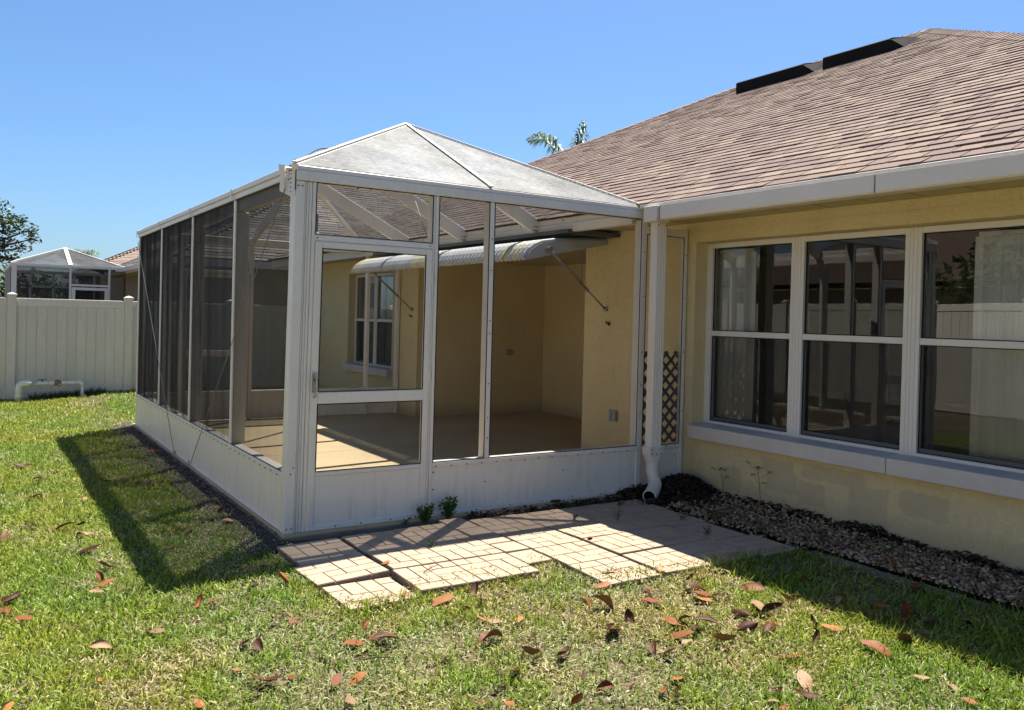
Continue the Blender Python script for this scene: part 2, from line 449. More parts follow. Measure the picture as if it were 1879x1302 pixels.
b.box(W + .2, 16.3, YN, YN + .2, -.1, 2.5); b.box(W + .2, 16.3, YF - .2, YF, -.1, 2.5); b.box(16.1, 16.3, YN + .2, YF - .2, -.1, 2.5)
b.build('wall', M['stucco'], HOUSE)
# raised stucco band round the near windows
b = MB(); b.box(W - .006, W - .0005, OY1 + .001, OY1 + .10, .655, OZ1 + .10); b.box(W - .006, W - .0005, OY0 - .1, OY0 - .001, .655, OZ1 + .10); b.box(W - .006, W - .0005, OY0, OY1, OZ1 + .001, OZ1 + .10)
b.build('window_band', M['stucco'], HOUSE)
b = MB(); b.box(3.20, W + .02, -5.3, 11.5, 2.502, 2.52); b.box(W + .02, 6.1, 1.6, 5.8, 2.44, 2.46)
b.build('soffit', M['soffit'], HOUSE)
b = MB()
for y in np.arange(-5.2, 11.4, .40): b.box(3.21, W - .01, y, y + .008, 2.496, 2.5015)
b.build('soffit_seams', M['soffit'], HOUSE, kind='stuff')
# room behind the windows
b = MB()
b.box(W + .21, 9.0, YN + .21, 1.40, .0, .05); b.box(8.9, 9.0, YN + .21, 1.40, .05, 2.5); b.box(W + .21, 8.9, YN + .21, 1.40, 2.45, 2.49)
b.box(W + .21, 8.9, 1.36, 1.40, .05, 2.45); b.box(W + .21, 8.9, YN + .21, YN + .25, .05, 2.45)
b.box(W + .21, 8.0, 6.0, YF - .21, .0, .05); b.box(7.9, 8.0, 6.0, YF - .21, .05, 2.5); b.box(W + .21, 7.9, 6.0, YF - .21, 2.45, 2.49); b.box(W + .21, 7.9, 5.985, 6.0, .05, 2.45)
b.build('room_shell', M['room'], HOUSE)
# roof body
RX0, RZ0, RSL = 3.10, 2.612, .5
RY0, RY1, RXR = -5.32, 11.60, 10.0
RZR = RZ0 + RSL * (RXR - RX0); RA, RB = RY0 + (RXR - RX0), RY1 - (RXR - RX0)
b = MB(); XE = 2 * RXR - RX0; d = .012
A, Bq, Cq, Dq = (RX0, RY0, RZ0 - d), (XE, RY0, RZ0 - d), (XE, RY1, RZ0 - d), (RX0, RY1, RZ0 - d)
R0, R1 = (RXR, RA, RZR - d), (RXR, RB, RZR - d)
b.poly([A, R0, R1, Dq][::-1]); b.poly([A, Bq, R0]); b.poly([Bq, Cq, R1, R0]); b.poly([Cq, Dq, R1])
b.poly([A, Dq, Cq, Bq])
b.col = (.10, .085, .075); b.c = [b.col] * len(b.f)
ROOF = b.build('roof', M['shingle'], HOUSE)
TINTS = [(.180, .130, .107), (.190, .137, .112), (.168, .120, .101), (.232, .170, .131), (.158, .113, .097), (.205, .148, .119)]
def tab_geo(b, P, a, u, n, s0, s1, t0, t1, th):
    """one shingle tab: butt edge raised by th, upper edge tucked under the next course"""
    Q = lambda s, t, h: tuple(P[i] + a[i] * s + u[i] * t + n[i] * h for i in range(3))
    g = .005
    b.add([Q(s0 + g, t0, 0), Q(s1 - g, t0, 0), Q(s0 + g, t0, th), Q(s1 - g, t0, th), Q(s0 + g, t1, .001), Q(s1 - g, t1, .001)],
          [(0, 1, 3, 2), (2, 3, 5, 4), (0, 2, 4), (1, 5, 3)])
def in_view(p, marg=1.0):
    q = _R.transposed() @ (Vector(p) - CAM)
    if q.z > -.1: return None
    x = q.x / -q.z * 1557.36 + 1005.8; y = 599.4 - q.y / -q.z * 1557.36
    return (x, y, -q.z) if -20 < x < 1899 and -20 < y < 1322 else None
aY = (0, 1, 0); un = Vector((1, 0, RSL)).normalized(); nn = Vector((-RSL, 0, 1)).normalized()
EXPO = .142
tabs = []; TT = (RXR - RX0) / un.x
for r in range(int(TT / EXPO) + 1):
    t0 = r * EXPO; t1 = min(t0 + EXPO * 1.12, TT)
    if t1 - t0 < .03: break
    y0, y1 = RY0 + t0 * un.x + .02, RY1 - t0 * un.x - .02
    s = y0 - random.random() * .2
    while s < y1:
        w = random.choice((.16, .20, .25, .25, .31)); e = s + w
        s0, s1 = max(s, y0), min(e, y1)
        if s1 - s0 > .04: tabs.append((s0, s1, t0, t1, random.choice((.009, .010, .011, .012, .015)), random.randrange(len(TINTS))))
        s = e
P0 = (RX0, 0, RZ0)
def tab_c(tb): return Vector(P0) + Vector(aY) * (tb[0] + tb[1]) / 2 + un * (tb[2] + EXPO / 2)
near = sorted([tb for tb in tabs if in_view(tab_c(tb)) and tab_c(tb).y < 1.4], key=lambda tb: (tab_c(tb) - CAM).length - 2.0 * (tb[1] - tb[0]))[:300]
nset = set(id(x) for x in near)
b = MB()
for tb in tabs:
    if id(tb) in nset: continue
    b.col = TINTS[tb[5]]; tab_geo(b, P0, aY, un, nn, tb[0], tb[1], tb[2], tb[3], tb[4])
b.build('shingle_field', M['shingle'], ROOF, kind='stuff')
cache = {}
for tb in near:
    key = (round(tb[1] - tb[0], 2), tb[4], tb[5])
    if key not in cache:
        bb = MB(); bb.col = TINTS[tb[5]]
        tab_geo(bb, (0, 0, 0), aY, un, nn, -key[0] / 2, key[0] / 2, 0, EXPO * 1.12, tb[4]); cache[key] = bb.mesh('shingle', M['shingle'])
    inst('shingle', cache[key], ROOF, Vector(P0) + Vector(aY) * (tb[0] + tb[1]) / 2 + un * tb[2])
# hip and ridge caps
def caps(p0, p1, na, nb, parent, single=True):
    p0, p1 = Vector(p0), Vector(p1); L = (p1 - p0).length; dd = (p1 - p0) / L
    sa = dd.cross(Vector(na)).normalized(); sb = dd.cross(Vector(nb)).normalized()
    if sa.dot(Vector((1, 0, 0))) * 0 != 0: pass
    def cm(tint):
        bb = MB(); bb.col = tint; e = .16; w = .15
        up = (Vector(na) + Vector(nb)).normalized()
        for sgn, sv in ((1, sa), (-1, sb)):
            sv = sv * sgn
            if sv.z > 0: sv = -sv
            q = [up * .02, sv * w + up * .016, dd * e + up * .008 + sv * w, dd * e + up * .01]
            bb.poly([tuple(x) for x in q]); bb.poly([tuple(up * .02), tuple(up * .004), tuple(sv * w + up * .002), tuple(sv * w + up * .016)])
        return bb.mesh('cap_shingle', M['shingle'])
    ms = [cm(t) for t in TINTS[:4]]
    for k in range(int(L / .145)): inst('cap_shingle', random.choice(ms), parent, p0 + dd * k * .145)
nL = (-RSL, 0, 1); nF = (0, -RSL, 1); nB = (0, RSL, 1); nR = (RSL, 0, 1)
hipN = Vector((RXR, RA, RZR)) - Vector((RX0, RY0, RZ0))
caps(Vector((RX0, RY0, RZ0)) + hipN * .55, (RXR, RA, RZR), nL, nF, ROOF)
caps((RXR, RA, RZR), (RXR, RB, RZR), nL, nR, ROOF)
hipF = Vector((RXR, RB, RZR)) - Vector((RX0, RY1, RZ0))
caps(Vector((RX0, RY1, RZ0)) + hipF * .3, (RXR, RB, RZR), nL, nB, ROOF)
# black off-ridge vents
for (ya, yb, X) in ((1.25, 2.48, 9.0), (2.72, 4.18, 8.95)):
    Z = RZ0 + RSL * (X - RX0)
    pr = [(-.22, -.10), (-.20, .055), (.10, .17), (.16, .10)]
    bb = MB(); prof = [(-.30, -.14), (-.30, .035), (-.26, .06), (.16, .16), (.22, .10)]
    bb.extrude(prof, (X, ya + .10, Z), (X, yb, Z), (1, 0, 0), (0, 0, 1))
    bb.add([(X - .30, ya + .10, Z - .14), (X - .30, ya + .10, Z + .035), (X - .26, ya + .10, Z + .06), (X + .16, ya + .10, Z + .16), (X + .2, ya - .06, Z + .105), (X - .20, ya - .06, Z - .095)],
           [(0, 1, 2, 3, 4, 5), (3, 4, 5)])
    bb.build('roof_vent', M['ventblk'], ROOF)
# eave: lip, gutter with end box, fascia
b = MB(); b.box(3.085, 3.20, -5.3, -.02, 2.577, 2.609); b.box(3.178, 3.20, -.02, 11.5, 2.46, 2.609)
b.build('fascia', M['gutter'], HOUSE, bevel=.003)
b = MB()
gp = [(0, 0), (0, .118), (.008, .122), (.010, .112), (.020, .110), (.02, .02), (.125, .02), (.125, 0)]
prof = [(0.012, 0), (0, .012), (0, .119), (.012, .119), (.012, .016), (.125, .016), (.125, 0)]
segs = [(-5.3, -2.42), (-2.416, -.30)]
for y0, y1 in segs: b.extrude(prof, (3.065, y0, 2.456), (3.065, y1, 2.456), (1, 0, 0), (0, 0, 1))
GUT = b.build('gutter', M['gutter'], HOUSE)
b = MB(); b.box(3.045, 3.205, -.295, -.125, 2.446, 2.582); b.build('gutter_end_box', M['gutter'], GUT, bevel=.004)
b = MB()
for y in (-.315, -2.418): b.box(3.060, 3.0648, y - .003, y + .003, 2.46, 2.575)
b.build('gutter_seam', M['conc'], GUT)
# downspout, corrugated face, adapter and drain elbow
b = MB()
pf = []; wx, wy = .115, .08
for k in range(5):
    x = -wx / 2 + wx * k / 5; pf += [(x + .003, -wy / 2), (x + .009, -wy / 2 - .006), (x + .018, -wy / 2 - .006), (x + .024, -wy / 2)]
pf += [(wx / 2, -wy / 2), (wx / 2, wy / 2), (-wx / 2, wy / 2), (-wx / 2, -wy / 2)]
dsx, dsy = 3.188, -.17
b.extrude(pf, (dsx, dsy, .44), (dsx, dsy, 2.45), (1, 0, 0), (0, 1, 0))
DS = b.build('downspout', M['gutter'], HOUSE)
b = MB(); b.extrude([(-.075, -.052), (.075, -.052), (.075, .052), (-.075, .052)], (dsx, dsy, .40), (dsx, dsy, .475), (1, 0, 0), (0, 1, 0))
n = 16; r1 = [(.075 * max(-1, min(1, 1.35 * math.cos(2 * math.pi * k / n))), .052 * max(-1, min(1, 1.35 * math.sin(2 * math.pi * k / n)))) for k in range(n)]
ring = [[(dsx + x, dsy + y, .40) for x, y in r1], [(dsx + .056 * math.cos(2 * math.pi * k / n), dsy + .056 * math.sin(2 * math.pi * k / n), .33) for k in range(n)], [(dsx + .056 * math.cos(2 * math.pi * k / n), dsy + .056 * math.sin(2 * math.pi * k / n), .235) for k in range(n)]]
b.add([p for R_ in ring for p in R_], [(i * n + k, i * n + (k + 1) % n, (i + 1) * n + (k + 1) % n, (i + 1) * n + k) for i in range(2) for k in range(n)])
b.build('drain_adapter', M['gutter'], DS, bevel=.002)
b = MB(); pts = []; rs = []
for k in range(9): pts.append((dsx + .004 * k * .5, dsy - .002 * k, .26 - .0135 * k)); rs.append(.058 if k % 2 else .050)
b.tube(pts, rs, 16, cap=False)
FLX = b.build('corrugated_sleeve', M['gutter'], DS, smooth=True)
b = MB(); pts = [(dsx + .018, dsy - .012, .178), (dsx + .012, dsy - .03, .150), (dsx - .03, dsy - .065, .118), (dsx - .10, dsy - .115, .090), (dsx - .165, dsy - .158, .073)]
b.tube(pts, [.052, .058, .060, .060, .060], 20, cap=False); b_in = MB(); b_in.tube(pts[::-1], [.050, .050, .050, .048, .042], 20, cap=False)
e0 = Vector(pts[-1]); dv = (e0 - Vector(pts[-2])).normalized(); aa = dv.cross(Vector((0, 0, 1))).normalized(); bb_ = aa.cross(dv)
n = 20
b.add([e0 + (aa * math.cos(2 * math.pi * k / n) + bb_ * math.sin(2 * math.pi * k / n)) * r for r in (.060, .050) for k in range(n)], [(k, (k + 1) % n, n + (k + 1) % n, n + k) for k in range(n)])
b.build('drain_elbow', M['gutter'], DS, smooth=False); b_in.build('bore_shade_lining', M['dark'], DS, smooth=True)  # the lining carries the elbow's inner shade in its colour
b = MB()
for (x, z) in ((-.045, 2.425), (.045, 2.425), (-.05, .45), (.04, .45), (.052, .415), (-.055, .415), (.0, .415)): b.tube([(dsx + x, dsy - .056, z), (dsx + x, dsy - .048, z)], .0055, 6)
b.build('screws', M['screw'], DS, kind='stuff')

# windows
def window(yl, w, z0, z1, zm, x, parent, mulls=True, jb=.066):
    b = MB(); yr = yl - w
    b.box(x - .022, x + .05, yl, yl + jb, z0 - .045, z1 + .046); b.box(x - .022, x + .05, yr - jb + .001, yr, z0 - .045, z1 + .046)
    b.box(x - .022, x + .05, yr, yl, z1, z1 + .046); b.box(x - .022, x + .05, yr, yl, z0 - .045, z0)
    b.box(x - .016, x + .04, yr, yl, zm - .048, zm)
    win = b.build('window', M['white'], parent, bevel=.003)
    for ya, yb_ in ((yl + jb * .45, yl + jb * .6), (yr - jb * .6, yr - jb * .45)):
        b = MB(); b.box(x - .027, x - .0225, ya, yb_, z0 - .04, z1 + .04); b.build('jamb_rib', M['white'], win)
    b = MB(); b.poly([(x + .012, yl, zm), (x + .012, yr, zm), (x + .012, yr, z1), (x + .012, yl, z1)]); b.build('upper_pane', M['glass'], win)
    b = MB(); b.poly([(x + .034, yl, z0), (x + .034, yr, z0), (x + .034, yr, zm - .048), (x + .034, yl, zm - .048)]); b.build('lower_pane', M['glass'], win)
    b = MB(); b.poly([(x + .006, yl, z0), (x + .006, yr, z0), (x + .006, yr, zm - .048), (x + .006, yl, zm - .048)]); b.build('insect_screen', M['sashscreen'], win)
    b = MB()
    g = .007
    for (za, zb, xx) in ((zm, z1, x + .004), (z0, zm - .048, x)):
        b.box(xx, xx + .006, yl - g, yl, za, zb); b.box(xx, xx + .006, yr, yr + g, za, zb); b.box(xx, xx + .006, yr + g, yl - g, zb - g, zb); b.box(xx, xx + .006, yr + g, yl - g, za, za + g)
    b.build('gasket', M['rubber'], win)
    b = MB(); b.box(x + .002, x + .030, yr + .008, yl - .008, z0 + .0075, z0 + .036); b.build('sash_rail', M['darkmetal'], win)
    return win
for k in range(3): window(-.171 - 1.0475 * k, .915, .674, 2.269, 1.507, WI, HOUSE)
for k in range(2): window(8.55 - .925 * k, .80, .735, 2.22, 1.50, W + .14, HOUSE, jb=.0625)
prof = [(-.085, -.118), (-.085, -.008), (-.078, 0), (.145, .012), (.145, -.118)]
for (y0, y1) in ((-2.17, -.13), (-3.40, -2.176)):
    b = MB(); b.extrude(prof, (W, y0, .640), (W, y1, .640), (1, 0, 0), (0, 0, 1)); b.build('window_sill', M['sill'], HOUSE, bevel=.005)
b = MB(); b.extrude(prof, (W, 6.70, .70), (W, 8.64, .70), (1, 0, 0), (0, 0, 1)); b.build('window_sill', M['sill'], HOUSE, bevel=.005)
# blinds hanging inside
def blind(y0, y1, x, z0, z1, label, ang, step=.075):
    t = thing('vertical_blind', label, 'blind', (x, (y0 + y1) / 2, z1), 'vertical blinds hung behind the windows')
    bm = MB(); h = z1 - z0 - .03
    for i in range(4):
        a0 = -.042 + .021 * i; a1 = a0 + .021; c0 = .006 * (1 - (a0 / .042) ** 2); c1 = .006 * (1 - (a1 / .042) ** 2)
        bm.poly([(c0, a0, -h), (c1, a1, -h), (c1, a1, 0), (c0, a0, 0)])
    me = bm.mesh('slat', M['blind'])
    y = y0
    while y < y1 - .01:
        inst('slat', me, t, (x, y + step / 2, z1 - .03), (0, 0, ang + random.uniform(-.12, .12))); y += step
    b = MB(); b.box(x - .02, x + .02, y0, y1, z1 - .03, z1); b.build('head_rail', M['blind'], t)
blind(-.56, -.14, WI + .12, .66, 2.26, 'pale vertical blind drawn open at the left of the window nearest the downspout', .5)
blind(-3.2, -2.62, WI + .12, .66, 2.26, 'pale ribbed vertical blind at the right side of the rightmost window', .25, .06)
blind(6.78, 7.6, W + .30, .72, 2.20, 'grey vertical blind in the right pane of the window beyond the enclosure', .15, .07)
blind(7.72, 8.5, W + .30, .72, 2.20, 'grey vertical blind in the left pane of the window beyond the enclosure', .15, .07)
# outlet covers
def outlet(x, y, z, ax, label):
    t = thing('outlet_cover', label, 'outlet', (x, y, z))
    b = MB()
    if ax == 'x': b.box(x - .028, x - .001, y - .062, y + .062, z - .058, z + .058)
    else: b.box(x - .06, x + .06, y - .028, y - .001, z - .045, z + .045)
    b.build('cover_plate', M['outlet'], t, bevel=.006)
    b = MB()
    if ax == 'x':
        for s in (-1, 1): b.box(x - .036, x - .0285, y + s * .029 - .022, y + s * .029 + .022, z - .045, z + .040)
    else:
        for s in (-1, 1): b.box(x + s * .028 - .021, x + s * .028 + .021, y - .036, y - .0285, z - .032, z + .032)
    b.build('flip_lid', M['outlet'], t, bevel=.004)
outlet(W, 1.044, .592, 'x', 'grey twin outlet cover low on the yellow wall right of the alcove')
outlet(5.34, 5.79, 1.02, 'y', 'small grey outlet cover on the shaded alcove wall')

# ================================================================ NEIGHBOUR HOUSES
def neighbour(name, label, x0, y0, y1, z0, sl, wid, tints, seed, wall_inset=.55):
    rnd = random.Random(seed); t = thing(name, label, 'house', (x0, y0, 0))
    b = MB(); b.box(x0 + wall_inset, x0 + wid - wall_inset, y0 + wall_inset, y1 - wall_inset, -.1, z0 - .15); b.build('wall', M['wall2'], t)
    hw = min(wid, y1 - y0) / 2; xr = x0 + hw; zr = z0 + sl * hw
    b = MB(); A, B_, C_, D_ = (x0, y0, z0), (x0 + wid, y0, z0), (x0 + wid, y1, z0), (x0, y1, z0)
    if wid <= y1 - y0: R0, R1 = (x0 + hw, y0 + hw, zr), (x0 + hw, y1 - hw, zr)
    else: R0, R1 = (x0 + hw, y0 + hw, zr), (x0 + wid - hw, y0 + hw, zr)
    b.col = tints[0]
    if wid <= y1 - y0:
        for q in ([A, D_, R1, R0], [A, R0, B_][::-1], [B_, R0, R1, C_], [C_, R1, D_]): b.poly(q)
    else:
        for q in ([A, D_, R0], [A, R0, R1, B_][::-1], [B_, R1, C_], [C_, R1, R0, D_]): b.poly(q)
    b.poly([A, B_, C_, D_])
    roof = b.build('roof', M['shingle'], t)
    b = MB(); ln = math.sqrt(1 + sl * sl)
    ex = .145
    for (P, a, u, n_, Ltot) in (((x0, y0, z0), (0, 1, 0), Vector((1, 0, sl)).normalized(), Vector((-sl, 0, 1)).normalized(), y1 - y0),
                                ((x0, y0, z0), (1, 0, 0), Vector((0, 1, sl)).normalized(), Vector((0, -sl, 1)).normalized(), wid)):
        for r in range(int(hw * ln / ex)):
            t0 = r * ex; ins = t0 / ln; s = ins
            while s < Ltot - ins:
                w = rnd.choice((.5, .8, .35)); e = min(s + w, Ltot - ins); b.col = rnd.choice(tints)
                tab_geo(b, P, a, u, n_, s, e, t0, t0 + ex * 1.1, rnd.choice((.012, .018))); s = s + w
    b.build('shingle_field', M['shingle'], roof, kind='stuff')
    b = MB(); b.box(x0 + .01, x0 + .04, y0, y1, z0 - .16, z0 - .012); b.box(x0, x0 + wid, y0 + .01, y0 + .04, z0 - .16, z0 - .012)
    b.box(x0 - .08, x0 + .009, y0 + .1, y1, z0 - .13, z0 - .02)
    b.build('fascia', M['gutter'], t)
    b = MB(); b.box(x0 + .04, x0 + wid - .04, y0 + .04, y1 - .04, z0 - .165, z0 - .15); b.build('soffit', M['soffit'], t)
    return t, roof
GR = [(.17, .15, .135), (.21, .185, .165), (.14, .125, .115), (.24, .21, .185)]
N1, N1roof = neighbour('house', 'neighbour house with weathered grey brown roof directly behind the back fence', 1.55, 12.8, 24.2, 2.66, .56, 16.5, GR, 3)
b = MB(); b.tube([(5.0, 14.2, 3.3), (5.0, 14.2, 3.95)], .05, 10); b.tube([(5.0, 14.2, 3.42), (5.0, 14.2, 3.52)], [.16, .06], 12); b.build('vent_pipe', M['darkmetal'], N1roof)
BR = [(.25, .185, .15), (.27, .20, .162), (.23, .168, .14)]
neighbour('house', 'farther house with tan brown roof rising above the neighbour\'s roof', 1.75, 26.8, 40, 3.03, .5, 15, BR, 5)

# ================================================================ FENCES
def fence(name, label, p0, p1, posts, h, ph, planks, group=None, ground=None):
    """posts along p0->p1 (distances), tongue and groove boards in every bay"""
    p0, p1 = Vector(p0), Vector(p1); d = (p1 - p0).normalized(); nrm = Vector((d.y, -d.x, 0)); L = (p1 - p0).length
    t = thing(name, label, 'fence', p0)
    bp_ = MB(); bp_.box(-.064, .064, -.064, .064, -.1, ph); mp = bp_.mesh('post', M['fence'])
    bc = MB(); bc.box(-.073, .073, -.073, .073, ph, ph + .022)
    bc.add([(-.073, -.073, ph + .022), (.073, -.073, ph + .022), (.073, .073, ph + .022), (-.073, .073, ph + .022), (0, 0, ph + .055)], [(0, 1, 4), (1, 2, 4), (2, 3, 4), (3, 0, 4)])
    mc = bc.mesh('post_cap', M['fence']); ang = math.atan2(d.y, d.x); cache = {}
    g = lambda s: float(gz((p0 + d * s).x, (p0 + d * s).y)) if ground is None else ground
    for s in posts:
        o = inst('post', mp, t, p0 + d * s, (0, 0, ang)); c = inst('post_cap', mc, o, p0 + d * s)
        c.rotation_euler = (0, 0, 0); c.location = (0, 0, 0)
    for sa, sb in zip(posts[:-1], posts[1:]):
        a, e = sa + .064, sb - .064; z0 = min(g(a), g(e)) + .01
        def part(nm, lo, hi, za, zb, th, bev=.004):
            b = MB(); q = p0 + d * lo; w_ = p0 + d * hi
            b.beam((q.x, q.y, (za + zb) / 2), (w_.x, w_.y, (za + zb) / 2), th, zb - za); b.build(nm, M['fence'], t, bevel=bev)
        part('top_rail', a, e, h - .135, h, .052); part('bottom_rail', a, e, z0 + .01, z0 + .14, .052)
        if planks:
            w = (e - a) / planks
            key = (round(w, 4), round(z0, 3))
            if key not in cache:
                b = MB(); b.box(-w / 2 + .003, w / 2 - .003, -.019, .019, z0 + .141, h - .136); b.box(-w / 2, w / 2, -.011, .011, z0 + .141, h - .136)
                cache[key] = b.mesh('plank', M['fence'])
            for k in range(planks): inst('plank', cache[key], t, p0 + d * (a + w * (k + .5)), (0, 0, ang))
    return t
# back fence, X from -9 to the house wall; posts at X=-1.267 and .475 are the two in the photo
px = [-3.008, -1.267, .475, 2.217, 3.60]
fence('fence', 'white vinyl privacy fence with capped posts across the back of the yard', (-3.008, 10.70, 0), (3.66, 10.70, 0), [x + 3.008 for x in px], 1.695, 1.735, 11)
fence('fence', 'long white vinyl fence mirrored in the window panes, behind the viewer', (-5.6, -9.0, 0), (-5.6, 10.6, 0), [1.78 * k for k in range(12)], 2.05, 2.09, 10, ground=0.0)

# ================================================================ SCREEN ENCLOSURE
ENC = thing('screen_enclosure', 'white aluminium screened patio enclosure with pyramid screen roof and screen door', 'screen enclosure', (0, 0, 0))
BZ, TZ = .0, 2.596
def member(name, boxes, bevel=.004, m='alum', parent=None, label=None, warp=lean):
    b = MB(warp)
    for q in boxes: b.box(*q)
    return b.build(name, M[m], parent or ENC, bevel=bevel, label=label)
# front uprights (x0,x1,y0,y1,z0,z1)
member('corner_post', [(0, .068, 0, .10, .035, 2.49), (.0705, .083, .008, .095, .035, 2.49), (.085, .098, .003, .095, .035, 2.49)])
member('door_jamb', [(.1005, .122, .006, .09, .035, 2.49), (.124, .148, -.002, .09, .035, 2.49)])
member('post', [(1.0685, 1.088, .004, .10, .04, 2.49), (1.0895, 1.116, 0, .10, .04, 2.49)])
member('post', [(1.570, 1.612, 0, .10, .457, 2.489)])
member('post', [(3.142, 3.205, 0, .10, .04, 2.489)], label='post beside the downspout where the beam meets the eave')
member('post', [(3.662, 3.705, .0, .05, .04, 2.44)], label='post fixed against the yellow wall')
member('beam', [(0, 3.16, -.012, .10, 2.493, 2.562), (0, 3.16, -.006, .10, 2.5635, 2.596)])
member('corner_cap', [(-.006, .001, -.004, .004, 2.42, 2.60)], m='screw')
member('rail', [(.1485, 1.068, .0, .06, 2.084, 2.126)], label='rail over the screen door')
member('rail', [(1.1165, 3.1415, -.004, .10, .418, .456)], label='rail along the top of the kick panel')
member('rail', [(1.1165, 3.1415, -.004, .06, .040, .074)], label='rail along the foot of the kick panel')
member('rail', [(3.2055, 3.6615, -.004, .06, .412, .446)])
member('rail', [(3.2055, 3.6615, -.004, .06, 2.365, 2.43)])
member('rail', [(3.2055, 3.6615, -.004, .06, .06, .085)])
member('kick_panel', [(1.1165, 3.1415, .012, .03, .0745, .4175)], m='kick', bevel=.002)
member('kick_panel', [(3.2055, 3.6615, .012, .03, .0855, .4115)], m='kick', bevel=.002)
def flat_screen(x0, x1, z0, z1, y=.02, m='screen', parent=None, warp=lean, name='screen'):
    b = MB(warp); b.poly([(x0, y, z0), (x1, y, z0), (x1, y, z1), (x0, y, z1)]); return b.build(name, M[m], parent or ENC)
def spline(x0, x1, z0, z1, y=-.0015, parent=None, warp=lean):
    """black spline cord pressed round a screen"""
    b = MB(warp); g = .006
    b.box(x0, x0 + g, y, y + .006, z0, z1); b.box(x1 - g, x1, y, y + .006, z0, z1); b.box(x0 + g, x1 - g, y, y + .006, z0, z0 + g); b.box(x0 + g, x1 - g, y, y + .006, z1 - g, z1)
    b.build('screen_spline', M['rubber'], parent or ENC)
for (x0, x1, z0, z1) in ((.149, 1.068, 2.1265, 2.4925), (1.1165, 1.5695, .4565, 2.4925), (1.6125, 3.1415, .4565, 2.4925), (3.2055, 3.6615, .4465, 2.3645)):
    flat_screen(x0, x1, z0, z1); spline(x0, x1, z0, z1, .001)
# screen door
DOOR = member('door', [(.1525, .203, -.008, .030, .030, 2.080), (1.015, 1.0645, -.008, .030, .030, 2.080), (.2035, 1.0145, -.008, .030, 2.034, 2.080),
                       (.2035, 1.0145, -.008, .030, .937, 1.020), (.2035, 1.0145, -.008, .030, .425, .457), (.2035, 1.0145, -.008, .030, .030, .088)], bevel=.005)
member('door_kick_panel', [(.2035, 1.0145, .004, .018, .0885, .4245)], m='kick', parent=DOOR, bevel=.002)
for (z0, z1) in ((1.0205, 2.0335), (.4575, .9365)):
    flat_screen(.2035, 1.0145, z0, z1, .012, parent=DOOR, name='door_screen'); spline(.2035, 1.0145, z0, z1, -.006, parent=DOOR)
b = MB(lean); b.box(.160, .190, -.022, -.0085, 1.02, 1.16); b.tube([(.175, -.022, 1.13), (.175, -.055, 1.125)], .014, 10); b.tube([(.175, -.058, 1.128), (.178, -.062, 1.06), (.176, -.045, 1.00), (.174, -.022, .985)], .007, 8)
b.build('door_handle', M['steel'], DOOR)
b = MB(lean); b.box(.1655, .1845, -.0245, -.0225, 1.10, 1.135); b.build('latch', M['darkmetal'], DOOR)
for z in (.30, 1.12, 1.86):
    b = MB(lean); b.tube([(1.066, -.010, z - .04), (1.066, -.010, z + .04)], .007, 8); b.build('hinge', M['alum'], DOOR)
b = MB(lean); b.box(.158, 1.058, -.012, -.0085, .052, .056); b.build('door_sweep', M['alum'], DOOR)
# transom stay seen inside the door head
# left side
PL = [1.575, 3.225, 4.895]
for y in PL: member('post', [(0, .12, y - .024, y + .024, .457, 2.411), (0, .028, y - .024, y + .024, 2.4115, 2.507)], warp=None)
member('post', [(0, .10, 6.45, 6.50, .035, 2.50)], warp=None, label='rear corner post of the enclosure')
member('beam', [(-.026, .05, .105, 6.50, 2.552, 2.592), (-.010, .05, .105, 6.50, 2.508, 2.5505)], warp=None, label='eave beam along the grass side')
member('header', [(.03, .09, .105, 6.449, 2.412, 2.507)], warp=None)
b = MB(); 
for y in PL + [6.475]: b.box(-.032, -.0265, y - .012, y + .012, 2.505, 2.594)
b.build('beam_joint', M['alum'], ENC)
member('rail', [(-.006, .09, .102, 6.449, .418, .456)], warp=None, label='rail above the kick panels on the grass side')
member('rail', [(-.006, .05, .102, 6.449, .026, .052)], warp=None)
ys = [.1005] + PL + [6.4495]
for y0, y1 in zip(ys[:-1], ys[1:]): member('kick_panel', [(.006, .022, y0 + .001, y1 - .001, .0525, .4175)], m='kick', bevel=.001, warp=None)
for i, (y0, y1) in enumerate(zip(ys[:-1], ys[1:])):
    b = MB(); nY, nZ = 40, 12; a = y0 + (.024 if i else .001); e = y1 - (.024 if i < 3 else .001); amp = (.0, .004, .010, .011)[i]
    rr = random.Random(40 + i); ph = [rr.uniform(0, 6) for _ in range(4)]
    for r in range(nZ + 1):
        for k in range(nY + 1):
            u = k / nY; v = r / nZ; edge = math.sin(math.pi * u) ** .5 * math.sin(math.pi * min(1, v * .9 + .08)) ** .5
            wv = math.sin(u * 19 + ph[0] + v * 1.1) * .6 + math.sin(u * 33 + ph[1] - v * 1.7) * .35 + math.sin(u * 8 + ph[2] + v * 2.2) * .5
            b.v.append((.012 + amp * wv * edge, a + (e - a) * u, .457 + (2.507 - .457) * v))
    for r in range(nZ):
        for k in range(nY):
            q = r * (nY + 1) + k; b.f.append((q, q + 1, q + nY + 2, q + nY + 1)); b.c.append(None)
    b.build('screen', M['sidescreen' if i else 'screen'], ENC, smooth=True)
    b = MB(); g = .006
    b.box(-.002, .004, a, e, .457, .463); b.build('screen_spline', M['rubber'], ENC); b = MB(); b.box(-.002, .004, a, e, 2.501, 2.507); b.build('screen_spline', M['rubber'], ENC)
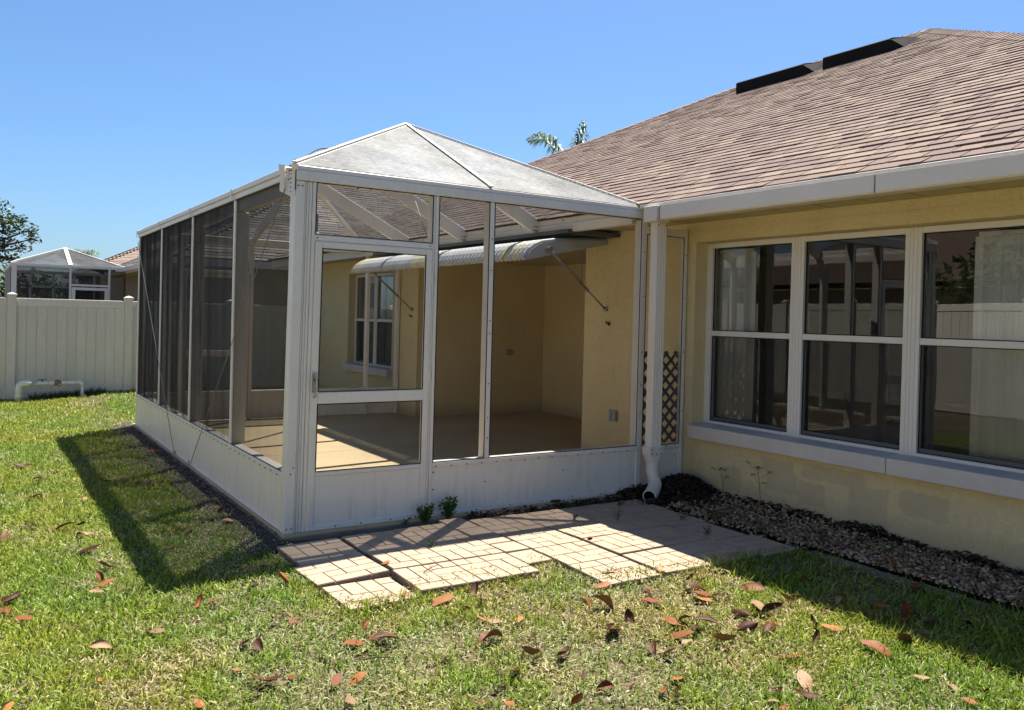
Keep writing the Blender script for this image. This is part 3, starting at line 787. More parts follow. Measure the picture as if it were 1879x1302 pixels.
# corner bracket and bent flashing under the eave
b = MB(lean); b.box(-.010, -.002, .004, .085, 2.385, 2.575); b.poly([(-.008, .086, 2.575), (-.05, .20, 2.56), (-.05, .20, 2.43), (-.008, .086, 2.385)]); b.build('corner_bracket', M['alum'], ENC)
b = MB(); b.poly([(-.06, .155, 2.61), (-.035, .09, 2.60), (-.028, .12, 2.44), (-.032, .135, 2.42)]); b.poly([(-.058, .157, 2.61), (-.033, .092, 2.60), (-.026, .122, 2.44), (-.030, .137, 2.42)][::-1]); b.build('flashing', M['white'], ENC)
# rear wall of the enclosure
yb = 6.40
member('post', [(1.425, 1.47, yb, 6.5, .05, 2.49)], warp=None); member('post', [(.50, .545, yb, 6.5, .05, 2.49)], warp=None)
member('post', [(3.16, 3.21, yb, 6.5, .05, 2.47)], warp=None); member('post', [(3.65, 3.705, yb, 6.5, .05, 2.45)], warp=None)
member('beam', [(.12, 3.16, yb, 6.5, 2.49, 2.594)], warp=None, label='eave beam of the rear wall')
for (x0, x1) in ((.1005, .4995), (1.4705, 3.1595), (3.2105, 3.6495)):
    member('rail', [(x0, x1, yb, 6.5, .42, .456)], warp=None); member('kick_panel', [(x0, x1, 6.46, 6.48, .05, .4195)], m='kick', warp=None, bevel=.001)
    flat_screen(x0, x1, .4565, 2.4895, 6.47, warp=None)
member('rail', [(.5455, 1.4245, yb, 6.5, 2.085, 2.13)], warp=None); flat_screen(.5455, 1.4245, 2.1305, 2.4895, 6.47, warp=None)
RD = member('door', [(.547, .60, 6.44, 6.48, .06, 2.08), (1.37, 1.423, 6.44, 6.48, .06, 2.08), (.6005, 1.3695, 6.44, 6.48, 2.03, 2.08), (.6005, 1.3695, 6.44, 6.48, .937, 1.02), (.6005, 1.3695, 6.44, 6.48, .425, .457), (.6005, 1.3695, 6.44, 6.48, .06, .10)], warp=None, label='rear screen door of the enclosure')
member('door_kick_panel', [(.6005, 1.3695, 6.455, 6.465, .1005, .4245)], m='kick', parent=RD, warp=None, bevel=.001)
flat_screen(.6005, 1.3695, 1.0205, 2.0295, 6.46, parent=RD, warp=None, name='door_screen'); flat_screen(.6005, 1.3695, .4575, .9365, 6.46, parent=RD, warp=None, name='door_screen')
# eave channel along the house
member('gutter_beam', [(3.118, 3.174, .10, 6.5, 2.545, 2.605), (3.105, 3.174, .10, 6.5, 2.452, 2.543)], warp=None, label='white channel carrying the rafters along the eave')
# roof
AF, AB_ = Vector((1.587, 1.675, 3.40)), Vector((1.587, 4.825, 3.40))
cz = 2.602
C00, C10, C01, C11 = (Vector(p) for p in ((.0, -.005, cz), (3.165, -.005, cz), (0.0, 6.505, cz), (3.165, 6.505, cz)))
def rscreen(pts, nU=1):
    b = MB(); b.poly(pts); b.build('roof_screen', M['roofscreen'], ENC)
midf, midb = Vector((1.575, -.005, cz)), Vector((1.45, 6.505, cz))
rscreen([C00, midf, AF]); rscreen([midf, C10, AF]); rscreen([C11, midb, AB_]); rscreen([midb, C01, AB_])
ysr = [1.675, 3.25, 4.825]
LZ = [Vector((0, y, cz)) for y in ysr]; RZ_ = [Vector((3.165, y, cz)) for y in ysr]; RG = [Vector((1.587, y, 3.40)) for y in ysr]
for k in range(2): rscreen([LZ[k + 1], LZ[k], RG[k], RG[k + 1]]); rscreen([RZ_[k], RZ_[k + 1], RG[k + 1], RG[k]])
rscreen([LZ[0], C00, AF]); rscreen([C10, RZ_[0], AF]); rscreen([C01, LZ[2], AB_]); rscreen([RZ_[2], C11, AB_])
def rb(name, p0, p1, w, h, drop):
    b = MB(); b.beam(p0, p1, w, h, (0, 0, 1), (0, -drop)); return b.build(name, M['alum'], ENC, bevel=.003)
rb('ridge_beam', AF, AB_, .05, .12, .065)
for p, a in ((C00, AF), (C10, AF), (C01, AB_), (C11, AB_)): rb('hip_beam', p + Vector((0, 0, .0)), a, .05, .055, .030)
rb('rafter', midf, AF, .05, .10, .056); rb('rafter', midb, AB_, .05, .10, .056)
for k in range(3):
    rb('rafter', RG[k], RZ_[k] + Vector((-.06, 0, .03)), .05, .15, .082); rb('rafter', RG[k], LZ[k] + Vector((.03, 0, .015)), .05, .15, .082)
    b = MB(); b.box(3.02, 3.117, ysr[k] - .034, ysr[k] - .027, 2.47, 2.60); b.build('rafter_bracket', M['alum'], ENC)
# screen retaining strips on top of hips and the front rafter
for p, a in ((C00, AF), (C10, AF), (midf, AF)): rb('screen_strip', p + Vector((0, 0, .004)), a + Vector((0, 0, .004)), .034, .012, -.006)
# loose spline bowing off the left hip
b = MB(); P_ = [C00.lerp(AF, t) + Vector((-.02, 0, .010 + .022 * math.sin(math.pi * min(1, max(0, (t - .10) / .16))) ** 1.0 * (1 if .10 <= t <= .26 else 0))) for t in [.02 + .02 * i for i in range(16)]]
b.tube(P_, .006, 6); b.build('loose_spline', M['rubber'], ENC, smooth=True)
# bracing cables
def cable(pts, r=.0035, parent=ENC, name='bracing_cable', m='cable'):
    b = MB(); b.tube(pts, r, 6); return b.build(name, M[m], parent, smooth=True)
cable([(-.018, 6.46, 2.45), (-.020, 3.72, .0)]); cable([(-.020, .12, 2.44), (-.022, 3.05, .0)])
cable([(2.42, 3.20, 2.90), (2.42, 2.86, 2.45)], .004); 
for y in (3.72, 3.05):
    b = MB(); b.tube([(-.022, y, -.03), (-.022, y, .09)], .008, 8); b.build('cable_anchor', M['steel'], ENC)
# screw heads
b = MB(lean)
def sx(x, z, y=-.006): b.tube([(x, y + .004, z), (x, y - .002, z)], .0055, 6)
for x in (.018, .048): sx(x, 2.455, -.002); sx(x, .075, -.002)
for x, z in ((.05, .50), (.032, .455)): sx(x, z, -.002)
sx(.165, 2.105, -.002); sx(1.045, 2.105, -.002)
for z in (1.05, 1.45, 1.55, 1.95, 2.2, .62, .78): sx(1.59, z, -.002)
for z in (.75, 1.0, 1.3, 1.8, 2.2): sx(3.175, z, -.002); sx(3.684, z, -.002)
for x in np.arange(1.14, 3.1, .135): sx(x, .424 + random.uniform(-.003, .003), -.006)
for x in np.arange(1.2, 3.1, .31): sx(x, .058 + random.uniform(-.012, .02), -.006)
for x in (1.125, ): 
    for z in (.38, .25, .1): sx(x, z, -.003)
sx(1.585, .27, .009); sx(2.35, .30, .009)
for x in (.36, .55, .78, .98): sx(x, .062, -.014)
sx(3.50, .43, -.006); sx(3.60, .35, -.006)
for x in (.45, .55): sx(x, 2.478, -.008)
b.build('screws', M['screw'], ENC, kind='stuff')
b = MB()
for y in np.arange(.2, 6.4, .145): b.tube([(-.003, y, .428 + random.uniform(-.006, .006)), (-.011, y, .428)], .0055, 6)
for y in np.arange(.15, 6.4, .6): b.tube([(-.003, y, .04), (-.011, y, .04)], .0055, 6)
for z in (2.41, 2.44, 2.47, 2.50, 2.53, 2.555): b.tube([(-.008, .018, z), (-.014, .018, z)], .005, 6)
for y in (.03, .042, .054, .066): b.tube([(-.008, y, 2.56), (-.014, y, 2.56)], .005, 6)
for k in range(3):
    for dx in (.035, .06, .085):
        for dz in (.03, .07): b.tube([(3.02 + dx, ysr[k] - .034, 2.47 + dz), (3.02 + dx, ysr[k] - .040, 2.47 + dz)], .0065, 6)
for y in np.arange(.4, 6.4, .8): b.tube([(3.119, y, 2.575), (3.111, y, 2.575)], .007, 6)
b.build('screws', M['screw'], ENC, kind='stuff')
# lattice behind the downspout
LAT = thing('lattice_panel', 'grey plastic lattice panel standing behind the downspout', 'lattice', (3.45, .07, .45))
lx0, lx1, lz0, lz1 = 3.206, 3.70, .458, 1.30
pitch = .118
def lat(sgn, yy):
    c0 = 2.0
    while c0 < 5:
        # line: x = c0 + sgn*z
        segs = []
        za, zb = lz0, lz1
        xa, xb = c0 + sgn * (za - lz0), c0 + sgn * (zb - lz0)
        lo, hi = max(0, 0), 1
        def clip(lo, hi):
            if abs(xb - xa) < 1e-6: return lo, hi
            ta, tb = (lx0 - xa) / (xb - xa), (lx1 - xa) / (xb - xa)
            return max(lo, min(ta, tb)), min(hi, max(ta, tb))
        lo, hi = clip(lo, hi)
        if hi - lo > .03:
            p = Vector((xa + (xb - xa) * lo, yy, za + (zb - za) * lo)); q = Vector((xa + (xb - xa) * hi, yy, za + (zb - za) * hi))
            b = MB(); b.beam(p, q, .028, .006, (0, 1, 0)); b.build('slat', M['lattice'], LAT)
        c0 += pitch
    
lat(1, .066); lat(-1, .074)

# ================================================================ AWNING
AWN = thing('awning', 'white corrugated awning with yellow stripes over the alcove inside the enclosure', 'awning', (W, 3.45, 2.43))
prof = [(3.66, 2.412), (3.3, 2.385), (3.0, 2.358), (2.86, 2.334), (2.78, 2.30), (2.715, 2.255), (2.675, 2.205), (2.655, 2.160)]
Y0A, Y1A = 1.16, 5.76; NS = 56; wS = (Y1A - Y0A) / NS
def slat_mesh(m):
    bm = MB(); nC = 8
    rows = []
    for i, (x, z) in enumerate(prof):
        j0, j1 = max(i - 1, 0), min(i + 1, len(prof) - 1); tx, tz = prof[j1][0] - prof[j0][0], prof[j1][1] - prof[j0][1]; L = math.hypot(tx, tz); nx, nz = tz / L, -tx / L
        if nz < 0 and i < 4: nx, nz = -nx, -nz
        if i >= 4 and nx > 0: nx, nz = -nx, -nz
        rows.append([(x + nx * h, y, z + nz * h) for y, h in [((k / nC - .5) * wS * .80, .030 * math.sin(math.pi * k / nC) ** .5 if 0 < k < nC else -.040) for k in range(nC + 1)]])
    for r in rows: bm.v += r
    n = nC + 1
    bm.f = [(i * n + k, i * n + k + 1, (i + 1) * n + k + 1, (i + 1) * n + k) for i in range(len(rows) - 1) for k in range(nC)]; bm.c = [None] * len(bm.f)
    # scalloped end lip
    base = len(bm.v); x, z = prof[-1]
    bm.v += [(x + .002, (k / nC - .5) * wS * .86, z - .014 * math.sin(math.pi * k / nC) ** .6) for k in range(n)]
    bm.f += [((len(rows) - 1) * n + k, (len(rows) - 1) * n + k + 1, base + k + 1, base + k) for k in range(nC)]; bm.c += [None] * nC
    return bm.mesh('slat', m)
sm_w, sm_y = slat_mesh(M['awnw']), slat_mesh(M['awny'])
YEL = {2, 4, 5, 27, 28, 30, 31, 52, 53, 55}
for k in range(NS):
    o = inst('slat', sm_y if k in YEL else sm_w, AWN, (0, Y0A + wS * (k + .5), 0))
for y in (Y0A - .004, Y1A + .004):
    b = MB(); top = prof; bot = [(2.675, 2.150), (2.90, 2.205), (3.2, 2.27), (3.66, 2.365)]
    pts = [(x, z) for x, z in top] + bot
    b.extrude([(p[0], p[1]) for p in pts], (0, y - .003, 0), (0, y + .003, 0), (1, 0, 0), (0, 0, 1)); b.build('side_panel', M['awnw'], AWN)
b = MB(); b.box(3.05, 3.715, 1.02, 5.95, 2.436, 2.474); b.build('header_rail', M['darkmetal'], AWN)
def arm(y0, y1, z1):
    b = MB(); P0_ = Vector((2.90, y0, 2.265)); P1 = Vector((W - .02, y1, z1)); mid = P0_.lerp(P1, .66)
    b.tube([P0_, mid], .014, 8); b.tube([mid, P1], .009, 8); b.tube([mid - (P1 - P0_).normalized() * .02, mid + (P1 - P0_).normalized() * .02], .018, 8)
    a = b.build('arm', M['awnarm'], AWN, smooth=True)
    b = MB(); b.tube([(W - .03, y1, z1 - .0), (W - .0005, y1, z1)], .026, 10); b.tube([(P0_.x, y0 - .03, P0_.z), (P0_.x, y0 + .03, P0_.z)], .028, 10); b.build('arm_bracket', M['steel'], a)
arm(1.11, 1.219, 1.694); arm(5.80, 5.974, 1.668)
b = MB(); b.tube([(3.3, 1.12, 2.27), (3.3, 1.12, 1.98)], .004, 5); b.tube([(3.3, 1.12, 1.99), (3.3, 1.12, 1.93)], .009, 6); b.build('pull_cord', M['darkmetal'], AWN)
for y, z, s in ((1.166, 1.54, 'dark metal hook on the yellow wall below the near awning arm'), (5.99, 1.56, 'dark metal hook on the yellow wall below the far awning arm')):
    b = MB(); b.box(W - .006, W - .0005, y - .015, y + .015, z - .02, z + .02); b.tube([(W - .005, y, z), (W - .045, y - .01, z + .002), (W - .05, y - .02, z + .025)], .008, 6); b.tube([(W - .02, y + .005, z), (W - .03, y + .03, z + .02)], .007, 6)
    o = b.build('wall_hook', M['screw']); tag(o, s, 'hook', 'hooks under the awning arms')

# ================================================================ PAVER PATIO
PAT = bpy.data.objects.new('paver_patio', None); COL.objects.link(PAT); PAT['kind'] = 'structure'; PAT.location = (1.4, -1.0, 0)
PATT = [
    # 4x4 grid of imprinted bricks: (i, j, w, h)
    [(0, 0, 2, 1), (2, 0, 1, 1), (3, 0, 1, 2), (0, 1, 1, 1), (1, 1, 1, 2), (2, 1, 1, 1), (0, 2, 1, 2), (2, 2, 2, 1), (1, 3, 1, 1), (2, 3, 1, 1), (3, 3, 1, 1)],
    [(0, 0, 1, 2), (1, 0, 2, 1), (3, 0, 1, 1), (1, 1, 1, 1), (2, 1, 2, 1), (0, 2, 2, 1), (2, 2, 1, 2), (3, 2, 1, 1), (0, 3, 1, 1), (1, 3, 1, 1), (3, 3, 1, 1)],
    [(0, 0, 1, 1), (1, 0, 1, 1), (2, 0, 2, 1), (0, 1, 2, 1), (2, 1, 1, 1), (3, 1, 1, 2), (0, 2, 1, 1), (1, 2, 1, 2), (2, 2, 1, 2), (0, 3, 1, 1), (3, 3, 1, 1)],
]
def slab(x0, x1, y0, y1, z=.045, tx=0.0, ty=0.0, rz=0.0, pat=0, whole=False, flip=(0, 0)):
    """slab top at z, tilted tx (rise per metre along x) and ty (along y)"""
    cx, cy = (x0 + x1) / 2, (y0 + y1) / 2; hx, hy = (x1 - x0) / 2, (y1 - y0) / 2
    b = MB(); d = .007
    b.box(-hx, hx, -hy, hy, -.055, -d)
    o = b.build('paver_slab', M['paverbase' if not whole else 'paver'], PAT, bevel=.007)
    o.location = Vector((cx, cy, z)) - PAT.location; o.rotation_euler = (math.atan(ty), -math.atan(tx), rz)
    for v in o.data.vertices: v.co += PAT.location
    cells = [(0, 0, 4, 4)] if whole else PATT[pat]
    g = .0022 if not whole else .0
    for (i, j, w, h) in cells:
        if flip[0]: i = 4 - i - w
        if flip[1]: j = 4 - j - h
        ax, bx = -hx + hx / 2 * i + g, -hx + hx / 2 * (i + w) - g; ay, by = -hy + hy / 2 * j + g, -hy + hy / 2 * (j + h) - g
        c = MB(); q = random.uniform(-.0012, .0012); e = .003
        c.add([(ax, ay, -d), (bx, ay, -d), (bx, by, -d), (ax, by, -d), (ax + e, ay + e, q), (bx - e, ay + e, q), (bx - e, by - e, q), (ax + e, by - e, q)],
              [(4, 5, 6, 7), (0, 1, 5, 4), (1, 2, 6, 5), (2, 3, 7, 6), (3, 0, 4, 7)])
        me = c.mesh('brick', M['paver']); k = bpy.data.objects.new('brick', me); COL.objects.link(k); k.parent = o
    return o
slab(-.135, .275, -.735, -.265, .042, .02, .01, .02, 0)
slab(-.185, .262, -1.165, -.755, .048, .04, -.01, .03, 1)
slab(-.16, .255, -1.60, -1.19, .028, -.01, .01, .02, 2)
slab(.305, .685, -.70, -.255, .046, 0, .015, .0, 1)
slab(.305, .685, -1.125, -.705, .052, .0, .0, .0, 2, flip=(1, 0))
slab(.285, .675, -1.56, -1.14, .048, .0, .01, -.02, 0)
slab(.69, 1.085, -.70, -.245, .047, 0, .015, 0, 0, flip=(0, 1))
slab(.69, 1.085, -1.125, -.705, .050, 0, .0, 0, 1, flip=(1, 1))
slab(.68, 1.08, -1.56, -1.135, .046, 0, .01, -.01, 2, flip=(0, 1))
for (y0, y1, zz, t_) in ((-.455, -.165, .050, .02), (-.71, -.475, .052, 0), (-.905, -.72, .050, .0), (-1.135, -.925, .050, -.02), (-1.40, -1.15, .046, .01)):
    slab(1.092, 1.278, y0, y1, zz, 0, t_, random.uniform(-.02, .02), 0, True)
slab(1.30, 1.715, -.70, -.245, .044, 0, .02, 0, 2)
slab(1.30, 1.715, -1.13, -.722, .046, 0, .0, 0, 0, flip=(1, 0))
slab(1.295, 1.71, -1.55, -1.142, .046, 0, .01, 0, 1)
slab(1.285, 1.70, -1.975, -1.558, .042, 0, .02, -.01, 2, flip=(1, 1))
slab(1.722, 2.135, -.68, -.235, .042, 0, .0, 0, 1, flip=(0, 1))
slab(1.735, 2.135, -1.10, -.688, .048, 0, -.02, 0, 0)
slab(1.735, 2.135, -1.518, -1.106, .050, 0, .0, 0, 2, flip=(1, 0))
slab(1.73, 2.135, -1.975, -1.54, .044, 0, .01, 0, 0, flip=(1, 1))
slab(2.142, 2.55, -.64, -.235, .042, 0, .0, 0, 0, flip=(0, 1))
slab(2.142, 2.555, -1.06, -.648, .044, 0, -.01, 0, 1)
slab(2.142, 2.55, -1.515, -1.072, .044, 0, .0, 0, 0, flip=(1, 0))
slab(2.142, 2.545, -1.985, -1.535, .046, 0, .01, 0, 2)
slab(2.558, 2.945, -.655, -.25, .044, 0, .0, 0, 2, flip=(1, 0))
slab(2.565, 2.915, -1.125, -.67, .046, 0, .0, 0, 1, flip=(1, 0))
slab(2.56, 2.875, -1.575, -1.135, .046, 0, .0, 0, 0)
slab(2.552, 2.915, -2.01, -1.588, .046, 0, .01, 0, 1, flip=(0, 1))
# bedding under the slabs
bed('bedding_sand', -.20, 2.95, -1.95, -.10, M['soil'], lambda x, y: -.004 + .016 * vnoise(x, y, 15, 8, 2) - .05 * sstep(-1.4, -1.5, y) * sstep(1.5, 1.2, x), .05)
# concrete edging between lawn and gravel
EDG = thing('garden_edging', 'row of weathered concrete edging strips between the lawn and the gravel bed', 'garden edging', (3.0, -3.3, 0))
y = -2.03
for L in (.50, .62, .60, .61, .60, .62, .60):
    b = MB(); b.box(2.955 + random.uniform(-.012, .012), 3.05 + random.uniform(-.012, .008), y - L + .012, y, -.05, .008 + random.uniform(0, .010)); b.build('edging_strip', M['conc'], EDG, bevel=.006); y -= L

# ================================================================ PVC BACKFLOW PIPE BY THE FENCE
PV = thing('backflow_pipe', 'white plastic water pipe loop with brass valve in front of the fence', 'water pipe', (-.7, 10.3, 0))
b = MB(); b.tube([(-1.165, 10.3, -.05), (-1.165, 10.3, .23), (-1.155, 10.3, .275), (-1.125, 10.3, .302), (-1.08, 10.3, .31), (-.985, 10.3, .31)], .052, 14); b.build('elbow_riser', M['pvc'], PV, smooth=True)
b = MB(); b.tube([(-1.165, 10.3, .09), (-1.165, 10.3, .135)], .058, 14); b.tube([(-1.165, 10.3, .18), (-1.165, 10.3, .21)], .057, 14); b.build('pipe_collar', M['pvc'], PV)
b = MB(); b.tube([(-.985, 10.3, .305), (-.31, 10.3, .312), (-.268, 10.3, .312)], .022, 12); b.build('pipe', M['pvc'], PV, smooth=True)
b = MB(); b.tube([(-.32, 10.3, .312), (-.285, 10.3, .310), (-.262, 10.3, .292), (-.256, 10.3, .255)], .032, 12); b.tube([(-.256, 10.3, .26), (-.256, 10.3, -.05)], .026, 12); b.build('pipe_leg', M['pvc'], PV, smooth=True)
b = MB()
for x0, x1, r in ((-.90, -.75, .030), (-.74, -.66, .032), (-.57, -.50, .032), (-.47, -.36, .030)): b.tube([(x0, 10.3, .308), (x1, 10.3, .309)], r, 12)
b.build('pipe_coupling', M['pvc'], PV)
b = MB(); b.tube([(-.665, 10.3, .305), (-.565, 10.3, .306)], .042, 8); b.tube([(-.615, 10.3, .30), (-.615, 10.3, .365)], .020, 8); b.tube([(-.60, 10.26, .285), (-.59, 10.24, .27)], .02, 8); b.build('brass_valve', M['brass'], PV)
b = MB(); b.tube([(-.84, 10.3, .325), (-.84, 10.3, .365)], .016, 8); b.box(-.91, -.77, 10.285, 10.315, .362, .374); b.build('valve_handle', M['green'], PV)

# ================================================================ TREES AND PLANTS
def leaf_cloud(b, centers, n, size, cols, flat=.6):
    for (cx, cy, cz_, r, tone) in centers:
        for _ in range(int(n * r * r)):
            v = Vector((random.gauss(0, 1), random.gauss(0, 1), random.gauss(0, 1))).normalized() * r * random.random() ** .45
            p = Vector((cx, cy, cz_)) + Vector((v.x, v.y, v.z * .75)); s = size * random.uniform(.6, 1.3)
            a = Vector((random.gauss(0, 1), random.gauss(0, 1), random.gauss(0, flat))).normalized(); c = a.cross(Vector((random.gauss(0, 1), random.gauss(0, 1), random.gauss(0, 1)))).normalized()
            b.col = random.choice(cols[tone])
            b.poly([p - a * s, p + c * s * .42 + a * s * .1, p + a * s, p - c * s * .42 + a * s * .1])
TC = {0: [(.055, .085, .022), (.075, .11, .03), (.045, .07, .02), (.10, .13, .04)], 1: [(.085, .060, .045), (.070, .05, .035), (.06, .065, .028)], 2: [(.14, .17, .03), (.18, .19, .04)]}
def tree(name, label, base, trunk_top, centers, n, size, group=None, limbs=True):
    t = thing(name, label, 'tree', base, group)
    b = MB(); P_ = Vector(base); Q_ = Vector(trunk_top)
    b.tube([P_ + Vector((0, 0, -.2)), P_.lerp(Q_, .5) + Vector((.1, 0, 0)), Q_], [.22, .17, .10], 10)
    if limbs:
        for c in centers[::2]: b.tube([P_.lerp(Q_, .7), P_.lerp(Q_, .9).lerp(Vector(c[:3]), .5) + Vector((0, 0, .2)), Vector(c[:3])], [.08, .05, .02], 6)
    b.build('trunk', M['bark'], t, smooth=True)
    b = MB(); leaf_cloud(b, centers, n, size, TC); b.build('crown', M['leafclump'], t)
    return t
cl = [(-1.3, 30.2, 4.9, .75, 0), (-.75, 30.0, 4.45, .55, 0), (-.15, 30.1, 4.28, .38, 0), (-.45, 30.3, 4.62, .34, 0), (.0, 30.1, 3.98, .30, 0), (-.95, 30.1, 3.85, .55, 1), (-.35, 30.2, 3.62, .32, 1), (-1.3, 30.0, 4.3, .6, 1), (-1.0, 30.1, 3.25, .55, 1), (-.55, 30.0, 3.2, .3, 0), (-1.05, 30.2, 2.75, .4, 2), (-2.2, 30.5, 4.6, 1.1, 0), (-2.8, 30.8, 3.6, 1.2, 0), (-1.55, 30.1, 5.35, .5, 0)]
tree('tree', 'loose green and bronze leaved tree at the left edge beyond the neighbour\'s enclosure', (-2.3, 30.4, 0), (-2.1, 30.4, 3.2), cl, 620, .085)
c2 = [(7.55, 29.0, 6.05, .55, 0), (8.05, 29.0, 5.9, .5, 0), (7.8, 28.8, 6.45, .42, 0), (7.2, 29.2, 5.6, .6, 0), (8.5, 29.2, 5.6, .5, 0)]
tree('tree', 'dark green tree seen through the screen above the grey roof', (7.8, 29.0, 0), (7.8, 29, 5.4), c2, 520, .10)
c3 = [(-8.6, 3.6, 3.0, .9, 0), (-8.2, 4.3, 2.6, .7, 0), (-8.9, 2.9, 3.5, .7, 0), (-8.5, 3.4, 4.0, .6, 0)]
tree('tree', 'bushy green tree over the side fence, seen only mirrored in the windows', (-8.6, 3.6, 0), (-8.6, 3.6, 2.6), c3, 420, .11)
neighbour('house', 'brown roofed house behind the side fence, seen only mirrored in the windows', -24.0, -16.0, 14.0, 2.75, .5, 14.0, [(.075, .05, .038), (.085, .056, .042)], 9)

def frond(b, base, tip, bow, leafl, n=26, droop=.5, cols=((.13, .19, .06), (.09, .14, .045), (.18, .23, .09)), w=.035):
    base, tip, bow = Vector(base), Vector(tip), Vector(bow); pts = [base * (1 - t) ** 2 + bow * 2 * t * (1 - t) + tip * t * t for t in [i / n for i in range(n + 1)]]
    b.col = (.16, .17, .07); b.tube(pts[::3], [.022 - .002 * i * 24 / n for i in range(len(pts[::3]))], 5)
    for i in range(3, n + 1):
        d = (pts[i] - pts[i - 1]).normalized(); sd = d.cross(Vector((0, 0, 1))).normalized(); L = leafl * (math.sin(math.pi * (i / n) ** .8 * .92 + .12)) ** .7
        for sg in (-1, 1):
            b.col = random.choice(cols); phi = random.uniform(-.5, 1.1); upv = sd.cross(d).normalized(); o = (sd * sg * math.cos(phi) + upv * math.sin(phi) + d * random.uniform(.5, .9)).normalized()
            m_ = pts[i] + o * L * .55; e = m_ + (o * .45 + Vector((0, 0, -droop * random.uniform(.6, 1.3)))).normalized() * L * .5; q = Vector((0, 0, 1)).cross(o).normalized() * w
            b.poly([pts[i], m_ + q, m_ - q]); b.poly([m_ + q, e, m_ - q])
def palm(label, base, crown, fronds, leafl, r=.14, n=26):
    t = thing('palm_tree', label, 'palm', base)
    b = MB(); b.tube([base, Vector(base).lerp(Vector(crown), .5), crown], [r * 1.2, r, r * .9], 10); b.build('trunk', M['bark'], t, smooth=True)
    for bow, tip in fronds:
        b = MB(); frond(b, crown, tip, bow, leafl, n); b.build('frond', M['leafclump'], t)
    return t
pc = Vector((15.55, 18.7, 6.55))
def at_px(px, py, d):   # helper for laying out the far plants: a point d metres away along a compass bearing
    r = _R @ Vector(((px - 1005.8) / 1557.36, -(py - 599.4) / 1557.36, -1)); r /= math.hypot(r.x, r.y); return CAM + r * d
palm('palm with two feathery fronds showing above the brown house roof', (15.55, 18.7, 0), pc,
     [((15.15, 19.0, 8.15), (14.35, 19.45, 7.85)), ((15.85, 18.5, 7.5), (15.93, 18.35, 8.55)), ((16.4, 18.1, 7.0), (17.2, 17.6, 6.4)), ((15.2, 19.6, 7.0), (14.8, 20.4, 6.3)), ((14.6, 18.4, 6.9), (13.8, 18.3, 6.0))], .72, n=52)
hd = MB()  # added foliage, set behind the neighbour's enclosure to darken what shows through it
for k in range(9): leaf_cloud(hd, [(-3.5 + .75 * k, 33.0 + .2 * math.sin(k * 2.1), .9, .8, 0), (-3.5 + .75 * k, 33.1, 2.1 + .25 * math.sin(k * 1.7), .95, 0)], 380, .12, TC)
tag(hd.build('added_hedge', M['leafclump']), 'dark hedge glimpsed through the neighbour\'s screen enclosure', 'added_hedge')
fp = (3.95, 53.9, 4.55)
palm('tiny distant palm top between the neighbour\'s enclosure roof and the tan roof', (3.95, 53.9, 0), fp,
     [((fp[0] + .35 * math.cos(a), fp[1] + .35 * math.sin(a), fp[2] + .62), (fp[0] + .85 * math.cos(a), fp[1] + .85 * math.sin(a), fp[2] + random.uniform(-.1, .5))) for a in [k * .8 for k in range(8)]], .42, n=14)

# neighbour's screen enclosure behind the back fence
NE = thing('screen_enclosure', 'neighbour\'s white framed screen enclosure showing above the back fence', 'screen enclosure', (-.985, 19.0, 0))
nx0, nx1, ny0, ny1, nz = -.985, 1.52, 19.0, 24.0, 2.62
xs_ = [(-1.01, -.90), (.243, .29), (1.135, 1.18)]
for x0, x1 in xs_:
    b = MB(); b.box(x0, x1, ny0, ny0 + .1, 0, nz - .06); b.build('post', M['white'], NE)
for x0, x1, y0, y1 in ((-.99, .90 * 0 + .9, 23.9, 24.0),):
    pass
for x in (-.4, .2, .75, 1.3):
    b = MB(); b.box(x, x + .06, ny1 - .1, ny1, 0, nz - .06); b.build('post', M['white'], NE)
b = MB(); b.box(-1.03, nx1, ny0 - .01, ny0 + .1, nz - .06, nz); b.build('beam', M['white'], NE)
b = MB(); b.box(-1.03, nx1, ny1 - .1, ny1, nz - .08, nz); b.build('beam', M['white'], NE)
b = MB(); b.box(-1.03, -.95, ny0 + .1, ny1 - .1, nz - .08, nz); b.build('beam', M['white'], NE)
b = MB(); b.box(-.4, .8, ny1 - .1, ny1 - .02, 2.12, 2.18); b.build('rail', M['white'], NE)
b = MB(); b.box(.2905, 1.1345, ny0, ny0 + .06, 2.10, 2.15); b.build('rail', M['white'], NE)
b = MB(); b.box(.30, .38, ny0 - .01, ny0 + .05, 0, 2.07); b.box(1.055, 1.13, ny0 - .01, ny0 + .05, 0, 2.07); b.box(.3805, 1.0545, ny0 - .01, ny0 + .05, 2.0, 2.07); b.build('door', M['white'], NE)
b = MB(); b.poly([(.38, ny0 + .02, .1), (1.055, ny0 + .02, .1), (1.055, ny0 + .02, 2.0), (.38, ny0 + .02, 2.0)]); b.build('door_screen', M['farscreen'], NE)
nA = Vector((.245, 20.4, 3.13)); nB_ = Vector((.245, 22.8, 3.13)); q = [Vector((-1.03, ny0, nz)), Vector((nx1, ny0, nz)), Vector((nx1, ny1, nz)), Vector((-1.03, ny1, nz))]
mF = Vector((.265, ny0, nz))
for tri in ([q[0], mF, nA], [mF, q[1], nA], [q[0], nA, nB_, q[3]], [q[1], q[2], nB_, nA], [q[2], q[3], nB_]):
    b = MB(); b.poly(tri); b.build('roof_screen', M['roofscreen'], NE)
for p_, a_ in ((mF, nA), (q[0], nA), (q[1], nA), (q[2], nB_), (q[3], nB_), (nA, nB_)):
    b = MB(); w_ = .09 if p_ is mF else .035; b.beam(p_, a_, w_, .05); b.build('rafter', M['white'], NE)
for yy in (20.4, 21.6, 22.8):
    b = MB(); b.beam((.245, yy, 3.09), (nx1, yy, nz - .04), .05, .10); b.build('rafter', M['darkmetal'], NE)
